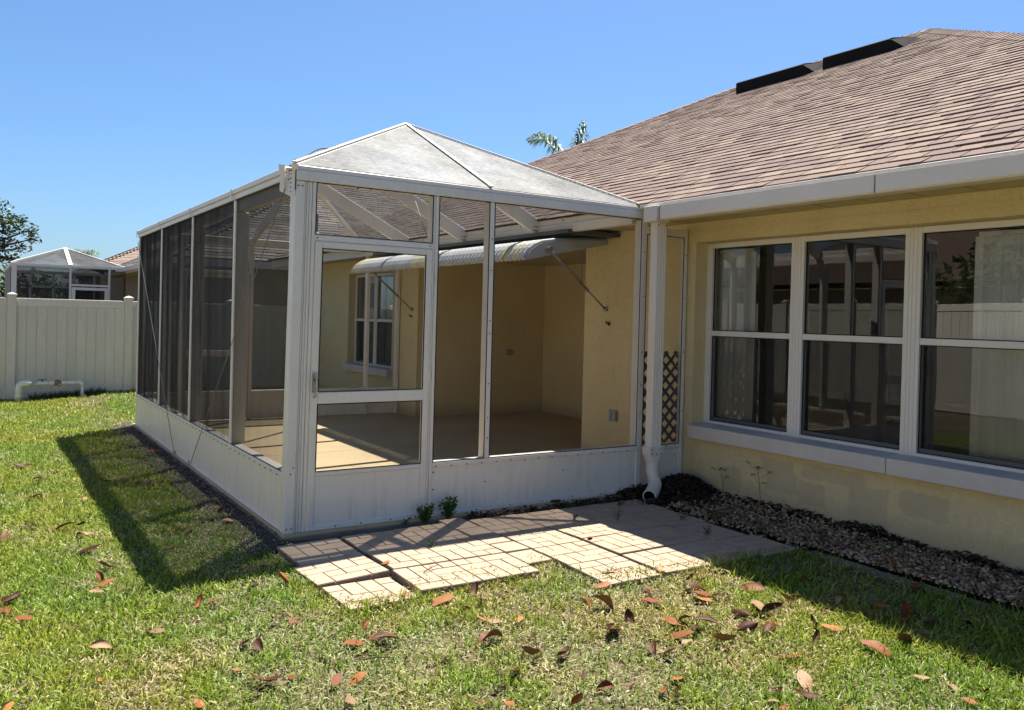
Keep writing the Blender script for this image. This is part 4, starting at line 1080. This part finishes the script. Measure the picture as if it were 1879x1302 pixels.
for (x0, x1, z1) in ((-.90, .243, nz - .06), (.29, 1.135, nz - .06), (1.18, 1.55, nz - .1)):
    b = MB(); b.poly([(x0, ny0 + .03, .4), (x1, ny0 + .03, .4), (x1, ny0 + .03, z1), (x0, ny0 + .03, z1)]); b.build('screen', M['farscreen'], NE)
b = MB(); b.poly([(-1.0, ny0 + .1, .4), (-1.0, ny1, .4), (-1.0, ny1, nz - .08), (-1.0, ny0 + .1, nz - .08)]); b.build('screen', M['farscreen'], NE)
b = MB(); b.poly([(-1.0, ny1 - .05, .4), (1.5, ny1 - .05, .4), (1.5, ny1 - .05, nz - .08), (-1.0, ny1 - .05, nz - .08)]); b.build('screen', M['farscreen'], NE)
for y in np.arange(ny0 + .9, ny1 - .2, .9):
    b = MB(); b.box(-1.02, -.95, y, y + .05, 0, nz - .08); b.build('post', M['white'], NE)

# weeds
def weed(label, x, y, z, h, r, n, group=None, m='weed', leafw=.35, cat='weed', name='weed', up=1.0):
    t = thing(name, label, cat, (x, y, z), group)
    bs, bl = MB(), MB()
    for k in range(n):
        a = random.uniform(0, 6.28); L = h * random.uniform(.6, 1.0); tip = Vector((x + math.cos(a) * r * random.uniform(.2, 1), y - abs(math.sin(a)) * r * random.uniform(.2, 1) * .9, z + L * up))
        p = Vector((x, y, z)) + Vector((math.cos(a), -abs(math.sin(a)), 0)) * r * .15; mid = p.lerp(tip, .5) + Vector((0, 0, .1 * L))
        bs.tube([p, mid, tip], .0016, 4)
        for q in range(7):
            c = p.lerp(tip, .25 + .75 * q / 6) + Vector((random.gauss(0, .008), random.gauss(0, .008), random.gauss(0, .005)))
            for _ in range(2):
                d = Vector((random.gauss(0, 1), random.gauss(0, 1), random.uniform(0, 1))).normalized(); s = d.cross(Vector((random.gauss(0, 1), random.gauss(0, 1), random.gauss(0, 1)))).normalized(); l = max(.012, h * random.uniform(.12, .2))
                bl.poly([c, c + d * l * .5 + s * l * leafw, c + d * l, c + d * l * .5 - s * l * leafw])
    bs.build('stem', M[m], t); bl.build('foliage', M[m], t)
    return t
weed('dense green weed clump against the foot of the door frame', 1.02, -.085, .03, .135, .085, 34)
weed('upright green weed beside the first kick panel screw rail', 1.215, -.075, .03, .17, .07, 24)
weed('small dark weed at the slab edge under the middle of the door', .845, -.09, .03, .06, .06, 7)
weed('tiny green sprout in the pavers in front of the door', .72, -.78, .05, .05, .03, 4)
weed('pale spiky grass sprout at the tip of the sunlit pavers', 2.30, -.78, .045, .10, .06, 7, leafw=.16)
weed('small sprout in the striped shade of the pavers left of the pale sprout', 2.03, -.60, .045, .04, .035, 5)
weed('flat leafy weed on the shaded pavers near the gravel', 2.585, -1.455, .05, .075, .075, 6)
weed('small weed at the shaded paver joint beside the gravel bed', 2.76, -1.02, .05, .05, .05, 5)
weed('small dark weed on the shaded pavers left of the drain elbow', 2.66, -.36, .045, .04, .06, 6)
weed('low green weed creeping over the gravel edge by the pavers', 3.03, -1.12, .04, .06, .10, 9)
weed('green weed patch in the gravel by the paver corner', 3.05, -1.55, .04, .055, .09, 9)
weed('small green weed in the gravel just beyond the paver corner', 3.22, -1.95, .045, .05, .07, 6)
weed('green weed in the middle of the gravel bed below the sill joint', 3.35, -2.4, .05, .05, .08, 7)
def umbel(label, x, y, z, h, br):
    t = thing('dry_weed', label, 'weed', (x, y, z)); b = MB(); bf = MB(); top = Vector((x - .01, y + .03, z + h))
    b.tube([(x, y, z), Vector((x, y, z)).lerp(top, .5) + Vector((.004, 0, 0)), top], .0022, 5)
    for k in range(br):
        p = Vector((x, y, z)).lerp(top, .45 + .5 * k / br); a = random.uniform(0, 6.28); e = p + Vector((0.02 * math.cos(a), (.05 + .03 * k) * (1 if k % 2 else -1), .05 + .01 * k)); b.tube([p, e], .0014, 4)
        for _ in range(8): c = e + Vector((random.gauss(0, .006), random.gauss(0, .018), random.gauss(0, .006))); bf.box(c.x - .003, c.x + .003, c.y - .005, c.y + .005, c.z - .002, c.z + .002)
    for _ in range(16): c = top + Vector((random.gauss(0, .006), random.gauss(0, .026), random.gauss(0, .007))); bf.box(c.x - .003, c.x + .003, c.y - .006, c.y + .006, c.z - .002, c.z + .003)
    b.build('stem', M['stem'], t); bf.build('seed_head', M['stem'], t)
umbel('tall thin dry weed with flat seed heads against the yellow wall', 3.64, -1.02, .08, .30, 4)
umbel('short thin dry weed against the yellow wall nearer the enclosure', 3.64, -.60, .10, .20, 2)

# ================================================================ STUFF: MULCH, LITTER, PEBBLES, GRASS
def flakes(name, pts, cols, smin, smax, m, kind='stuff', lift=.01, tilt=.6):
    b = MB()
    for (x, y, z) in pts:
        s = random.uniform(smin, smax); a = random.uniform(0, 6.28); t = Vector((math.cos(a), math.sin(a), random.gauss(0, tilt * .5))).normalized(); c = t.cross(Vector((random.gauss(0, tilt * .4), random.gauss(0, tilt * .4), 1))).normalized(); p = Vector((x, y, z + random.random() * lift)); n_ = t.cross(c) * s * random.uniform(-.25, .25)
        b.col = random.choice(cols); w_ = random.uniform(.25, .5)
        b.poly([p - t * s, p - c * s * w_ + n_, p + t * s]); b.poly([p - t * s, p + t * s, p + c * s * w_ + n_])
    return b.build(name, m, kind=kind)
def heap(x, y): return np.maximum(0, .15 * np.exp(-((x - 3.52) / .26) ** 2 - ((y + .22) / .26) ** 2) + .06 * np.exp(-((x - 3.05) / .18) ** 2 - ((y + .03) / .06) ** 2))
bed('mulch_mound', 2.86, W - .004, -.80, -.012, M['mulch'], lambda x, y: heap(x, y) + .02 + .02 * vnoise(x, y, 21, 14, 2) * np.minimum(1, heap(x, y) * 20), .03)
def wall_ridge(x, y): return .065 * np.clip(vnoise(y * 2.2, x * .5, 31, 1.6, 3) * 1.6 - .35, .12, 1) * sstep(3.50, 3.70, x)
bed('mulch_ridge', 3.48, W - .003, -3.9, -.45, M['mulch'], lambda x, y: .02 + wall_ridge(x, y), .03)
pts = []
for _ in range(2600):
    x, y = random.gauss(3.42, .22), -abs(random.gauss(0, .34)) - .02
    if 2.9 < x < 3.70 and y > -.85 and not (x < 3.17 and y < -.12): pts.append((x, y, float(heap(x, y)) + .028))
for _ in range(1000):
    y = random.uniform(-3.8, -.4); x = 3.705 - abs(random.gauss(0, .045)); pts.append((x, y, .03 + float(wall_ridge(np.array(x), np.array(y)))))
for _ in range(420): pts.append((random.uniform(1.35, 3.1), -.10 - abs(random.gauss(0, .05)), .025 + random.random() * .015))
for _ in range(60): pts.append((random.gauss(3.02, .12), random.gauss(-.42, .03), .047))
for _ in range(320): x_, y_ = random.uniform(3.05, 3.7), random.uniform(-4.9, -.7); pts.append((x_, y_, float(gravel_h(np.array(x_), np.array(y_))) + .022))
DK = [(.030, .020, .014), (.05, .032, .020), (.075, .045, .028), (.022, .016, .012), (.10, .06, .04)]
flakes('dark_leaf_mulch', pts, DK, .012, .038, M['litter'], lift=.03, tilt=1.0)
pts = [(-.03 - abs(random.gauss(0, .11)), random.uniform(-.25, 6.6), .02) for _ in range(2600)]
flakes('dry_leaf_litter', pts, [(.13, .105, .08), (.20, .165, .125), (.085, .065, .05), (.27, .22, .16), (.10, .09, .08)], .006, .022, M['litter'], lift=.02)

def pebbles():
    import bmesh
    bm = bmesh.new(); bmesh.ops.create_icosphere(bm, subdivisions=1, radius=1); V = np.array([v.co[:] for v in bm.verts]); F = np.array([[v.index for v in f.verts] for f in bm.faces]); bm.free()
    P_ = []
    step = .025
    for layer in (0, 1):
        for x in np.arange(3.065, 3.69, step):
            for y in np.arange(-5.0, -.50, step):
                if layer and random.random() < .55: continue
                px_, py_ = x + random.uniform(-.5, .5) * step, y + random.uniform(-.5, .5) * step
                if py_ > -.78 and random.random() < .45: continue
                if px_ > 3.60 and random.random() < .5: continue
                P_.append((px_, py_, float(gravel_h(np.array(px_), np.array(py_))) + (.004 if not layer else .017)))
    for _ in range(140): P_.append((random.uniform(2.95, 3.1), random.uniform(-2.0, -.5), .03))
    N = len(P_); P_ = np.array(P_)
    cols = np.array([(.30, .19, .10), (.35, .24, .13), (.40, .30, .18), (.20, .115, .06), (.26, .125, .07), (.44, .36, .25), (.14, .10, .07), (.32, .20, .08)])
    vs = np.empty((N, len(V), 3), np.float32)
    sz = RNG.uniform(.009, .0185, N); sh = np.stack([RNG.uniform(.85, 1.3, N), RNG.uniform(.65, .95, N), RNG.uniform(.45, .75, N)], 1)
    for i in range(N):
        a, t = RNG.uniform(0, 6.28), RNG.normal(0, .25); ca, sa, ct, st = math.cos(a), math.sin(a), math.cos(t), math.sin(t)
        Rm = np.array([[ca, -sa, 0], [sa, ca, 0], [0, 0, 1]]) @ np.array([[ct, 0, st], [0, 1, 0], [-st, 0, ct]])
        q = V * (1 + RNG.normal(0, .07, (len(V), 1))) * sh[i] * sz[i]; vs[i] = q @ Rm.T + P_[i]
    fs = (F[None] + (np.arange(N) * len(V))[:, None, None]).reshape(-1, 3)
    me = bpy.data.meshes.new('pebbles'); me.vertices.add(N * len(V)); me.vertices.foreach_set('co', vs.ravel())
    me.loops.add(fs.size); me.loops.foreach_set('vertex_index', fs.ravel().astype(np.int32)); me.polygons.add(len(fs)); me.polygons.foreach_set('loop_start', np.arange(0, fs.size, 3, dtype=np.int32))
    me.polygons.foreach_set('use_smooth', np.ones(len(fs), bool)); me.update(calc_edges=True)
    c = cols[RNG.integers(0, len(cols), N)] * RNG.uniform(.7, 1.3, (N, 1)); at = me.color_attributes.new('tint', 'FLOAT_COLOR', 'POINT'); arr = np.ones((N, len(V), 4), np.float32); arr[:, :, :3] = c[:, None]; at.data.foreach_set('color', arr.ravel())
    me.materials.append(M['pebble']); o = bpy.data.objects.new('river_pebbles', me); COL.objects.link(o); o['kind'] = 'stuff'
pebbles()

def scatter_debris():
    pts = []
    for _ in range(3200):
        x, y = random.uniform(-2.2, 3.0), random.uniform(-4.6, -1.4)
        if y > float(patio_front(x)) - .02 and -.2 < x < 2.95: continue
        pts.append((x, y, float(gz(x, y)) + random.uniform(.012, .035)))
    for _ in range(500): pts.append((random.uniform(-2.2, -.3), random.uniform(-1.4, 5), random.uniform(.012, .035)))
    for _ in range(420): x = random.uniform(-.15, 2.9); pts.append((x, float(patio_front(x)) + abs(random.gauss(0, .07)) - .02, .052))
    flakes('leaf_debris', pts, [(.24, .10, .045), (.33, .17, .08), (.12, .055, .03), (.40, .30, .19), (.45, .37, .22), (.38, .31, .17), (.20, .15, .10)], .004, .014, M['litter'], lift=.004, tilt=.7)
def patio_front(x): return np.interp(x, [-.25, -.17, .26, .28, .68, 1.09, 1.27, 1.29, 1.72, 2.2, 2.93, 2.96], [-.3, -1.5, -1.55, -1.46, -1.47, -1.42, -1.30, -1.80, -1.87, -1.93, -1.98, -2.02])
def grass():
    scatter_debris()
    bx = (-4.4, 4.2, -5.2, 10.66); A = (bx[1] - bx[0]) * (bx[3] - bx[2]); D0 = 9000
    n = int(A * D0); x = RNG.uniform(bx[0], bx[1], n); y = RNG.uniform(bx[2], bx[3], n)
    fx, fy = -_R[0][2], -_R[1][2]; dep = (x - CAM.x) * fx + (y - CAM.y) * fy; lat_ = (x - CAM.x) * _R[0][0] + (y - CAM.y) * _R[1][0]
    ok = (dep > 1.9) & (lat_ > -.647 * dep - .7) & (lat_ < .62 * dep + .6) & (x < 3.65)
    x, y, dep = x[ok], y[ok], dep[ok]
    p = np.interp(dep, [2, 5, 8, 12, 18], [.95, .74, .40, .26, .17])
    dry = vnoise(x, y, 41, 1.1, 3) * .75 + vnoise(x, y, 42, 4.5, 2) * .45 - .14
    dry = dry + .22 * np.exp(-((x - .2) / 1.2) ** 2 - ((y + 2.6) / 1.0) ** 2) + .07 * sstep(0, .6, x) * sstep(-1.2, -2, y) - .10 * sstep(-.6, -1.3, x) - .10 * sstep(1.4, 2.1, x)
    dry = dry + .55 * (vnoise(x, y, 81, 8, 2) - .5)
    dry = np.clip((dry - .43) / .30, 0, 1); bare = np.clip((vnoise(x, y, 47, 3.4, 3) - .50) / .12, 0, 1) * dry
    rim = (np.abs(y - patio_front(x)) < .13) & (x > -.2) & (x < 2.95); keep = RNG.random(len(x)) < np.where(rim, 1.0, p * (1 - .50 * bare))
    edge = 9.0 * np.ones(len(x))
    fr0 = patio_front(x); front = fr0 + .17 * vnoise(x, y, 61, 5, 2) * (RNG.random(len(x)) < .5); inc = (x > -.17) & (x < 2.94) & (y > front) & (y < 6.6); keep &= ~inc
    cage = (x > -.06 - .17 * vnoise(x * 0 + 2, y, 51, 3, 2)) & (y > -.40) & (y < 6.62); keep &= ~cage
    keep &= ~((x > 2.95 + .10 * vnoise(x, y, 62, 6, 2)) & (y < -1.9)); keep &= ~((x > 2.93) & (y > -2.02) & (y < 6.6))
    strip = (x > -.34) & (y > -.5) & (x < 0); keep &= ~(strip & (RNG.random(len(x)) < .55))
    x, y, dep, dry, bare, rim = x[keep], y[keep], dep[keep], dry[keep], bare[keep], rim[keep]; n = len(x)
    far = np.interp(dep, [3, 8, 16], [1, 1.35, 2.1])
    straw = RNG.random(n) < (.10 + .52 * dry)
    tuft = vnoise(x, y, 44, 7, 2)
    L = RNG.uniform(.032, .064, n) * (.75 + .6 * tuft) * np.where(straw, .66, 1.0) * np.interp(far, [1, 2.1], [1, 1.1])
    shadeside = np.exp(-((x - 2.25) / .35) ** 2) * (y < -1.95); L *= 1 + .55 * shadeside * (RNG.random(n) < .35)
    L *= np.where(rim, 1.25, 1.0); wd = RNG.uniform(.0020, .0036, n) * far * np.where(straw, .72, 1.0)
    az = RNG.uniform(0, 2 * np.pi, n); tl = np.where(straw, RNG.uniform(.75, 1.5, n), RNG.uniform(.15, 1.15, n))
    ca, sa = np.cos(az), np.sin(az)
    z0 = gz(x, y) + np.where(straw, RNG.uniform(.002, .022, n), .0)
    d1 = np.stack([ca * np.sin(tl), sa * np.sin(tl), np.cos(tl)], 1); t2 = np.minimum(tl + RNG.uniform(.15, .8, n), 1.75)
    d2 = np.stack([ca * np.sin(t2), sa * np.sin(t2), np.cos(t2)], 1); rr = az + np.pi / 2 + RNG.normal(0, .5, n); sd = np.stack([np.cos(rr), np.sin(rr), RNG.normal(0, .25, n)], 1) * wd[:, None]
    b0 = np.stack([x, y, z0], 1); m0 = b0 + d1 * (L * .55)[:, None]; tp = m0 + d2 * (L * .5)[:, None]
    vs = np.stack([b0 - sd * .8, b0 + sd * .8, m0 - sd, m0 + sd, tp], 1).astype(np.float32)
    o = np.arange(n, dtype=np.int32) * 5
    li = np.stack([o, o + 1, o + 3, o + 2, o + 2, o + 3, o + 4], 1).ravel(); ls = np.stack([np.arange(n) * 7, np.arange(n) * 7 + 4], 1).ravel().astype(np.int32)
    me = bpy.data.meshes.new('grass'); me.vertices.add(n * 5); me.vertices.foreach_set('co', vs.ravel()); me.loops.add(len(li)); me.loops.foreach_set('vertex_index', li); me.polygons.add(len(ls)); me.polygons.foreach_set('loop_start', ls)
    me.update(calc_edges=True)
    G = np.array([(.15, .215, .016), (.21, .285, .026), (.31, .37, .05), (.095, .15, .014)]); S = np.array([(.38, .32, .17), (.46, .40, .23), (.26, .20, .11), (.34, .34, .12)])
    c = np.where(straw[:, None], S[RNG.integers(0, 4, n)], G[RNG.choice(4, n, p=[.35, .35, .2, .1])]) * RNG.uniform(.8, 1.2, (n, 1))
    c = c * (1 - .25 * dry[:, None] * ~straw[:, None]) + np.array((.06, .05, .02)) * (dry * ~straw)[:, None]
    hue = np.clip((vnoise(x, y, 71, 1.6, 3) - .35) / .3, 0, 1)[:, None]; c = c * (1 + (hue - .5) * np.array((.34, .08, .1)))
    at = me.color_attributes.new('tint', 'FLOAT_COLOR', 'POINT'); arr = np.ones((n, 5, 4), np.float32); arr[:, :, :3] = c[:, None]; at.data.foreach_set('color', arr.ravel())
    me.materials.append(M['grassblade']); ob = bpy.data.objects.new('lawn_grass', me); COL.objects.link(ob); ob['kind'] = 'stuff'
    print('grass blades', n)
grass()
# dark rough grass tuft under the pipe
b = MB()
for _ in range(900):
    x = random.uniform(-1.0, .1); y = 10.45 + random.gauss(0, .1); L = random.uniform(.06, .17); a = random.uniform(0, 6.28); z = float(gz(x, y)); t = random.uniform(.1, .9)
    tip = Vector((x + math.cos(a) * L * math.sin(t), y + math.sin(a) * L * math.sin(t), z + L * math.cos(t))); b.col = random.choice([(.04, .075, .02), (.06, .10, .03), (.03, .05, .015)]); s = Vector((.006, .003, 0))
    b.poly([Vector((x, y, z)) - s, Vector((x, y, z)) + s, tip])
b.build('rough_grass', M['grassblade'], kind='stuff')
# twigs
for (x, y, L, a, lb) in ((.42, -1.30, .16, .5, 'thin broken twig lying on the pavers near their front edge'), (-.35, -2.28, .13, -.5, 'grey stick lying in the dry grass below a dark curled leaf')):
    b = MB(); p = Vector((x, y, .058 if y > -1.4 else .04)); d = Vector((math.cos(a), math.sin(a), .05)); b.tube([p, p + d * L * .5 + Vector((0, 0, .008)), p + d * L], [.004, .0035, .002], 5)
    b.tube([p + d * L * .5, p + d * L * .7 + Vector((-.02, .04, .02))], [.0025, .0012], 4); tag(b.build('twig', M['stem']), lb, 'twig')

# ================================================================ FALLEN LEAVES
LEAVES = """
left: -1.403,3.671,0.146,d,c -1.304,2.893,0.104,d,c -1.359,2.172,0.163,d,f -1.606,0.826,0.102,r,f -1.446,1.11,0.099,d,c -1.26,0.888,0.114,d,c -1.151,0.952,0.067,d,c -1.188,0.631,0.071,d,c -1.132,0.7,0.064,t,f -1.191,0.178,0.17,d,c -1.127,-0.193,0.105,d,c -1.198,-0.444,0.087,r,c -1.163,-0.521,0.113,r,f -1.095,-0.714,0.077,r,f -1.233,-0.689,0.07,t,f -1.618,-0.612,0.142,d,c -1.581,-0.941,0.099,r,f -1.135,3.315,0.088,t,f -1.059,4.444,0.112,d,f -1.041,1.868,0.066,t,f -1.646,-0.759,0.078,r,f
shade: -0.804,2.559,0.115,d,c -0.558,2.436,0.105,r,f -0.508,2.3,0.114,d,f -0.159,4.106,0.165,r,f -0.426,3.991,0.087,t,f -0.388,1.999,0.081,t,f -0.581,0.522,0.108,r,f -0.731,0.026,0.091,r,f -0.899,1.195,0.07,d,f -0.721,1.141,0.062,t,f -0.544,0.382,0.049,d,c -0.176,1.261,0.123,t,c -0.235,0.61,0.112,t,f -0.218,0.917,0.072,r,c -0.444,-0.041,0.054,r,f -0.527,-0.666,0.045,r,f -0.321,-0.668,0.085,d,c -0.163,3.037,0.08,t,f -0.575,1.401,0.065,t,f
front: -0.319,-0.998,0.094,o,c -0.483,-1.007,0.046,d,c -0.804,-1.147,0.08,r,c -0.738,-1.155,0.069,r,f -1.305,-1.538,0.107,t,c -1.062,-1.446,0.096,t,f -0.527,-1.559,0.053,r,f -0.457,-1.509,0.066,r,f -0.46,-1.634,0.065,r,f -0.424,-1.61,0.054,r,f -0.743,-1.823,0.082,d,c -0.698,-1.887,0.092,d,c -0.856,-2.109,0.061,o,f -0.772,-2.254,0.138,d,c -0.669,-2.277,0.06,r,f -1.348,-1.899,0.045,o,f -1.055,-2.354,0.069,o,f -1.677,-2.018,0.054,o,f -0.808,-2.325,0.053,t,f
mid: -0.302,-2.05,0.1,r,f -0.181,-1.9,0.076,r,c -0.168,-1.992,0.074,r,f -0.164,-2.035,0.096,o,f -0.173,-2.102,0.134,d,c -0.327,-2.208,0.069,d,c -0.441,-2.432,0.085,o,f -0.527,-2.425,0.084,r,f -0.545,-2.632,0.08,t,f 0.185,-1.539,0.046,o,f 0.332,-1.717,0.135,o,f 0.559,-1.676,0.113,d,c 0.527,-1.818,0.071,d,c 0.692,-1.795,0.053,d,c 0.373,-1.92,0.062,d,c 0.383,-2.058,0.067,o,f 0.413,-2.14,0.078,t,f 0.53,-2.189,0.072,o,f 0.272,-2.338,0.153,r,c -0.009,-2.417,0.054,d,f 0.337,-2.584,0.109,r,c 0.47,-2.67,0.12,d,c 0.179,-2.709,0.103,o,f 0.047,-2.804,0.064,d,f -0.094,-2.92,0.066,r,f -0.009,-2.977,0.052,o,f
right: 1.39,-1.767,0.137,r,f 1.237,-1.97,0.096,o,f 0.999,-2.13,0.11,r,c 1.013,-2.249,0.159,r,c 1.458,-2.119,0.089,o,f 1.376,-2.217,0.093,d,c 1.315,-2.31,0.117,r,f 0.855,-2.537,0.159,d,c 1.033,-2.462,0.098,d,c 1.88,-2.105,0.144,t,f 1.765,-2.127,0.099,d,c 1.702,-2.257,0.158,d,c 1.667,-2.372,0.114,r,f 1.601,-2.421,0.092,o,f 1.695,-2.443,0.073,d,c 1.8,-2.404,0.081,t,f 1.541,-2.322,0.047,d,c 1.994,-2.434,0.124,r,c 1.767,-2.672,0.142,t,f 1.791,-2.746,0.128,d,c 1.609,-2.7,0.138,d,c 1.211,-2.62,0.134,r,f 1.267,-2.634,0.079,r,c 1.316,-2.735,0.138,d,c 1.12,-2.759,0.128,r,f 1.223,-2.751,0.107,d,c 1.063,-2.857,0.074,t,f 0.887,-2.824,0.084,d,c 0.905,-2.896,0.094,t,c 1.24,-2.937,0.109,r,c 1.473,-2.852,0.126,d,c 1.569,-2.926,0.12,d,c 1.667,-2.866,0.068,o,f 1.38,-3.213,0.116,r,f 0.763,-3.122,0.113,o,f 0.616,-3.187,0.074,r,f 0.648,-3.236,0.084,r,c 0.427,-3.031,0.085,r,c 0.247,-3.096,0.086,r,c 0.411,-2.906,0.046,d,f 0.531,-3.093,0.045,d,c 1.204,-3.449,0.128,t,f 1.048,-3.438,0.09,d,c 1.093,-3.539,0.108,d,c 0.92,-3.5,0.063,t,f 0.941,-3.558,0.053,r,f
eave: 2.387,-2.49,0.071,r,c 2.016,-2.669,0.093,r,c 2.388,-2.987,0.131,o,f 2.204,-3.101,0.076,r,c 2.308,-3.19,0.17,r,c 2.179,-3.058,0.095,d,c 2.231,-2.846,0.073,t,c 1.861,-3.087,0.103,o,f 1.83,-2.997,0.086,d,c 1.662,-3.142,0.082,d,c 1.806,-3.38,0.13,r,f 2.022,-3.377,0.146,d,c 2.229,-3.371,0.072,t,f 2.102,-3.661,0.095,o,f 1.685,-3.696,0.068,t,f 1.736,-3.805,0.067,t,f 1.632,-3.944,0.068,r,f 1.137,-3.704,0.086,r,f 1.786,-3.929,0.045,d,c 1.088,-3.559,0.059,d,c
gravelside: 2.87,-2.92,0.14,r,f 2.459,-3.141,0.097,d,c 2.373,-3.321,0.093,d,c 2.556,-3.418,0.087,d,c
pavers: 1.783,-1.13,0.082,o,c 0.305,-0.998,0.072,o,f 1.705,-1.95,0.058,o,f
base: 1.491,-0.161,0.118,d,c 2.241,-0.048,0.108,d,c
"""
def leaf_mesh(form, tone, seed):
    r = random.Random(seed); b = MB(); nu, nv = 10, 6
    bend = {'f': r.uniform(.1, .5), 'c': r.uniform(.5, 1.4)}[form] * r.choice((1, 1, 1, -1)); cup = {'f': r.uniform(.1, .4), 'c': r.uniform(.9, 1.8)}[form] * r.choice((1, -1)); tw = r.uniform(-.5, .5); wv = r.uniform(.008, .03); asp = r.uniform(.44, .58)
    ph = r.uniform(0, 6); cups = (cup * r.uniform(-.3, 1.4), cup * r.uniform(.2, 1.2))
    for i in range(nu + 1):
        u = i / nu; w = asp / 2 * math.sin(math.pi * (u * .97 + .015)) ** .60 * (1 - .22 * u)
        A = bend * (u - .5); X = math.sin(A) / bend if abs(bend) > .05 else u - .5; Z = (1 - math.cos(A)) / bend if abs(bend) > .05 else 0
        for j in range(nv + 1):
            v = (j / nv - .5) * 2; cup = cups[0 if v < 0 else 1]; ang = cup * v * (.6 + .8 * w / asp * 2 * .5); rad = w
            Y = rad * math.sin(ang * .9) / max(.9 * abs(cup), .3) * (1 if abs(cup) > .3 else abs(cup) / .3) if False else rad * v * math.cos(ang * .55); zz = rad * abs(v) ** 1.6 * cup * .55 + wv * math.sin(u * 8 + ph) * abs(v) ** 2
            T = tw * (u - .5); b.v.append((X, Y * math.cos(T) - zz * math.sin(T), -Z + Y * math.sin(T) + zz))
    for i in range(nu):
        for j in range(nv): q = i * (nv + 1) + j; b.f.append((q, q + nv + 1, q + nv + 2, q + 1)); b.c.append(None)
    b.tube([(b.v[3][0], b.v[3][1], b.v[3][2]), (b.v[3][0] - .07, .01, b.v[3][2] - .01), (b.v[3][0] - .14, .03, b.v[3][2] - .02)], [.012, .010, .008], 4)
    zmin = min(v[2] for v in b.v); b.v = [(x, y, z - zmin) for x, y, z in b.v]
    return b.mesh('fallen_leaf', LM[tone], smooth=True)
LMESH = {(f, t): [leaf_mesh(f, t, 100 + 17 * i + ord(t)) for i in range(4)] for f in 'fc' for t in 'rdot'}
TONE = {'r': 'rust brown', 'd': 'dark brown', 'o': 'orange', 't': 'pale tan'}; FORM = {'f': 'flat', 'c': 'curled'}
ZONE = {'left': 'on sunny grass left of the enclosure shadow', 'shade': 'in the grass shaded by the enclosure', 'front': 'on front lawn left of the pavers',
        'mid': 'on lawn before the pavers, left half', 'right': 'on lawn before the pavers, right half', 'eave': 'on sunny grass by the house shadow',
        'gravelside': 'in shaded grass beside the gravel', 'pavers': 'lying on the pavers', 'base': 'at the foot of the kick panel'}
ORD = ['first', 'second', 'third', 'fourth', 'fifth', 'sixth', 'seventh', 'eighth', 'ninth', 'tenth', 'eleventh', 'twelfth', 'thirteenth', 'fourteenth', 'fifteenth', 'sixteenth', 'seventeenth', 'eighteenth', 'nineteenth', 'twentieth']
items = []
for line in LEAVES.strip().splitlines():
    zone, rest = line.split(':')
    for tok in rest.split():
        x, y, L, tone, form = tok.split(','); items.append((zone, float(x), float(y), float(L), tone, form))
byk = {}
for it in items: byk.setdefault((it[0], it[4], it[5]), []).append(it)
for (zone, tone, form), lst in byk.items():
    def sxp(it): q = _R.transposed() @ (Vector((it[1], it[2], .04)) - CAM); return q.x / -q.z
    lst.sort(key=sxp)
    for k, it in enumerate(lst):
        base_lab = f"{FORM[form]} {TONE[tone]} leaf {ZONE[zone]}"
        lab = base_lab if len(lst) == 1 else f"{base_lab}, {ORD[k]} from left"
        o = bpy.data.objects.new('fallen_leaf', random.choice(LMESH[(form, tone)])); COL.objects.link(o)
        hard = zone in ('pavers', 'base')
        o.location = (it[1], it[2], (.052 if hard else float(gz(it[1], it[2])) + random.uniform(.022, .038))); o.scale = (it[3] * random.uniform(1.0, 1.25),) * 3
        tl = .10 if hard else (.22 if form == 'f' else .42)
        o.rotation_euler = (random.gauss(0, tl), random.gauss(0, tl), random.uniform(0, 6.28)); tag(o, lab, 'leaf', 'fallen magnolia leaves')
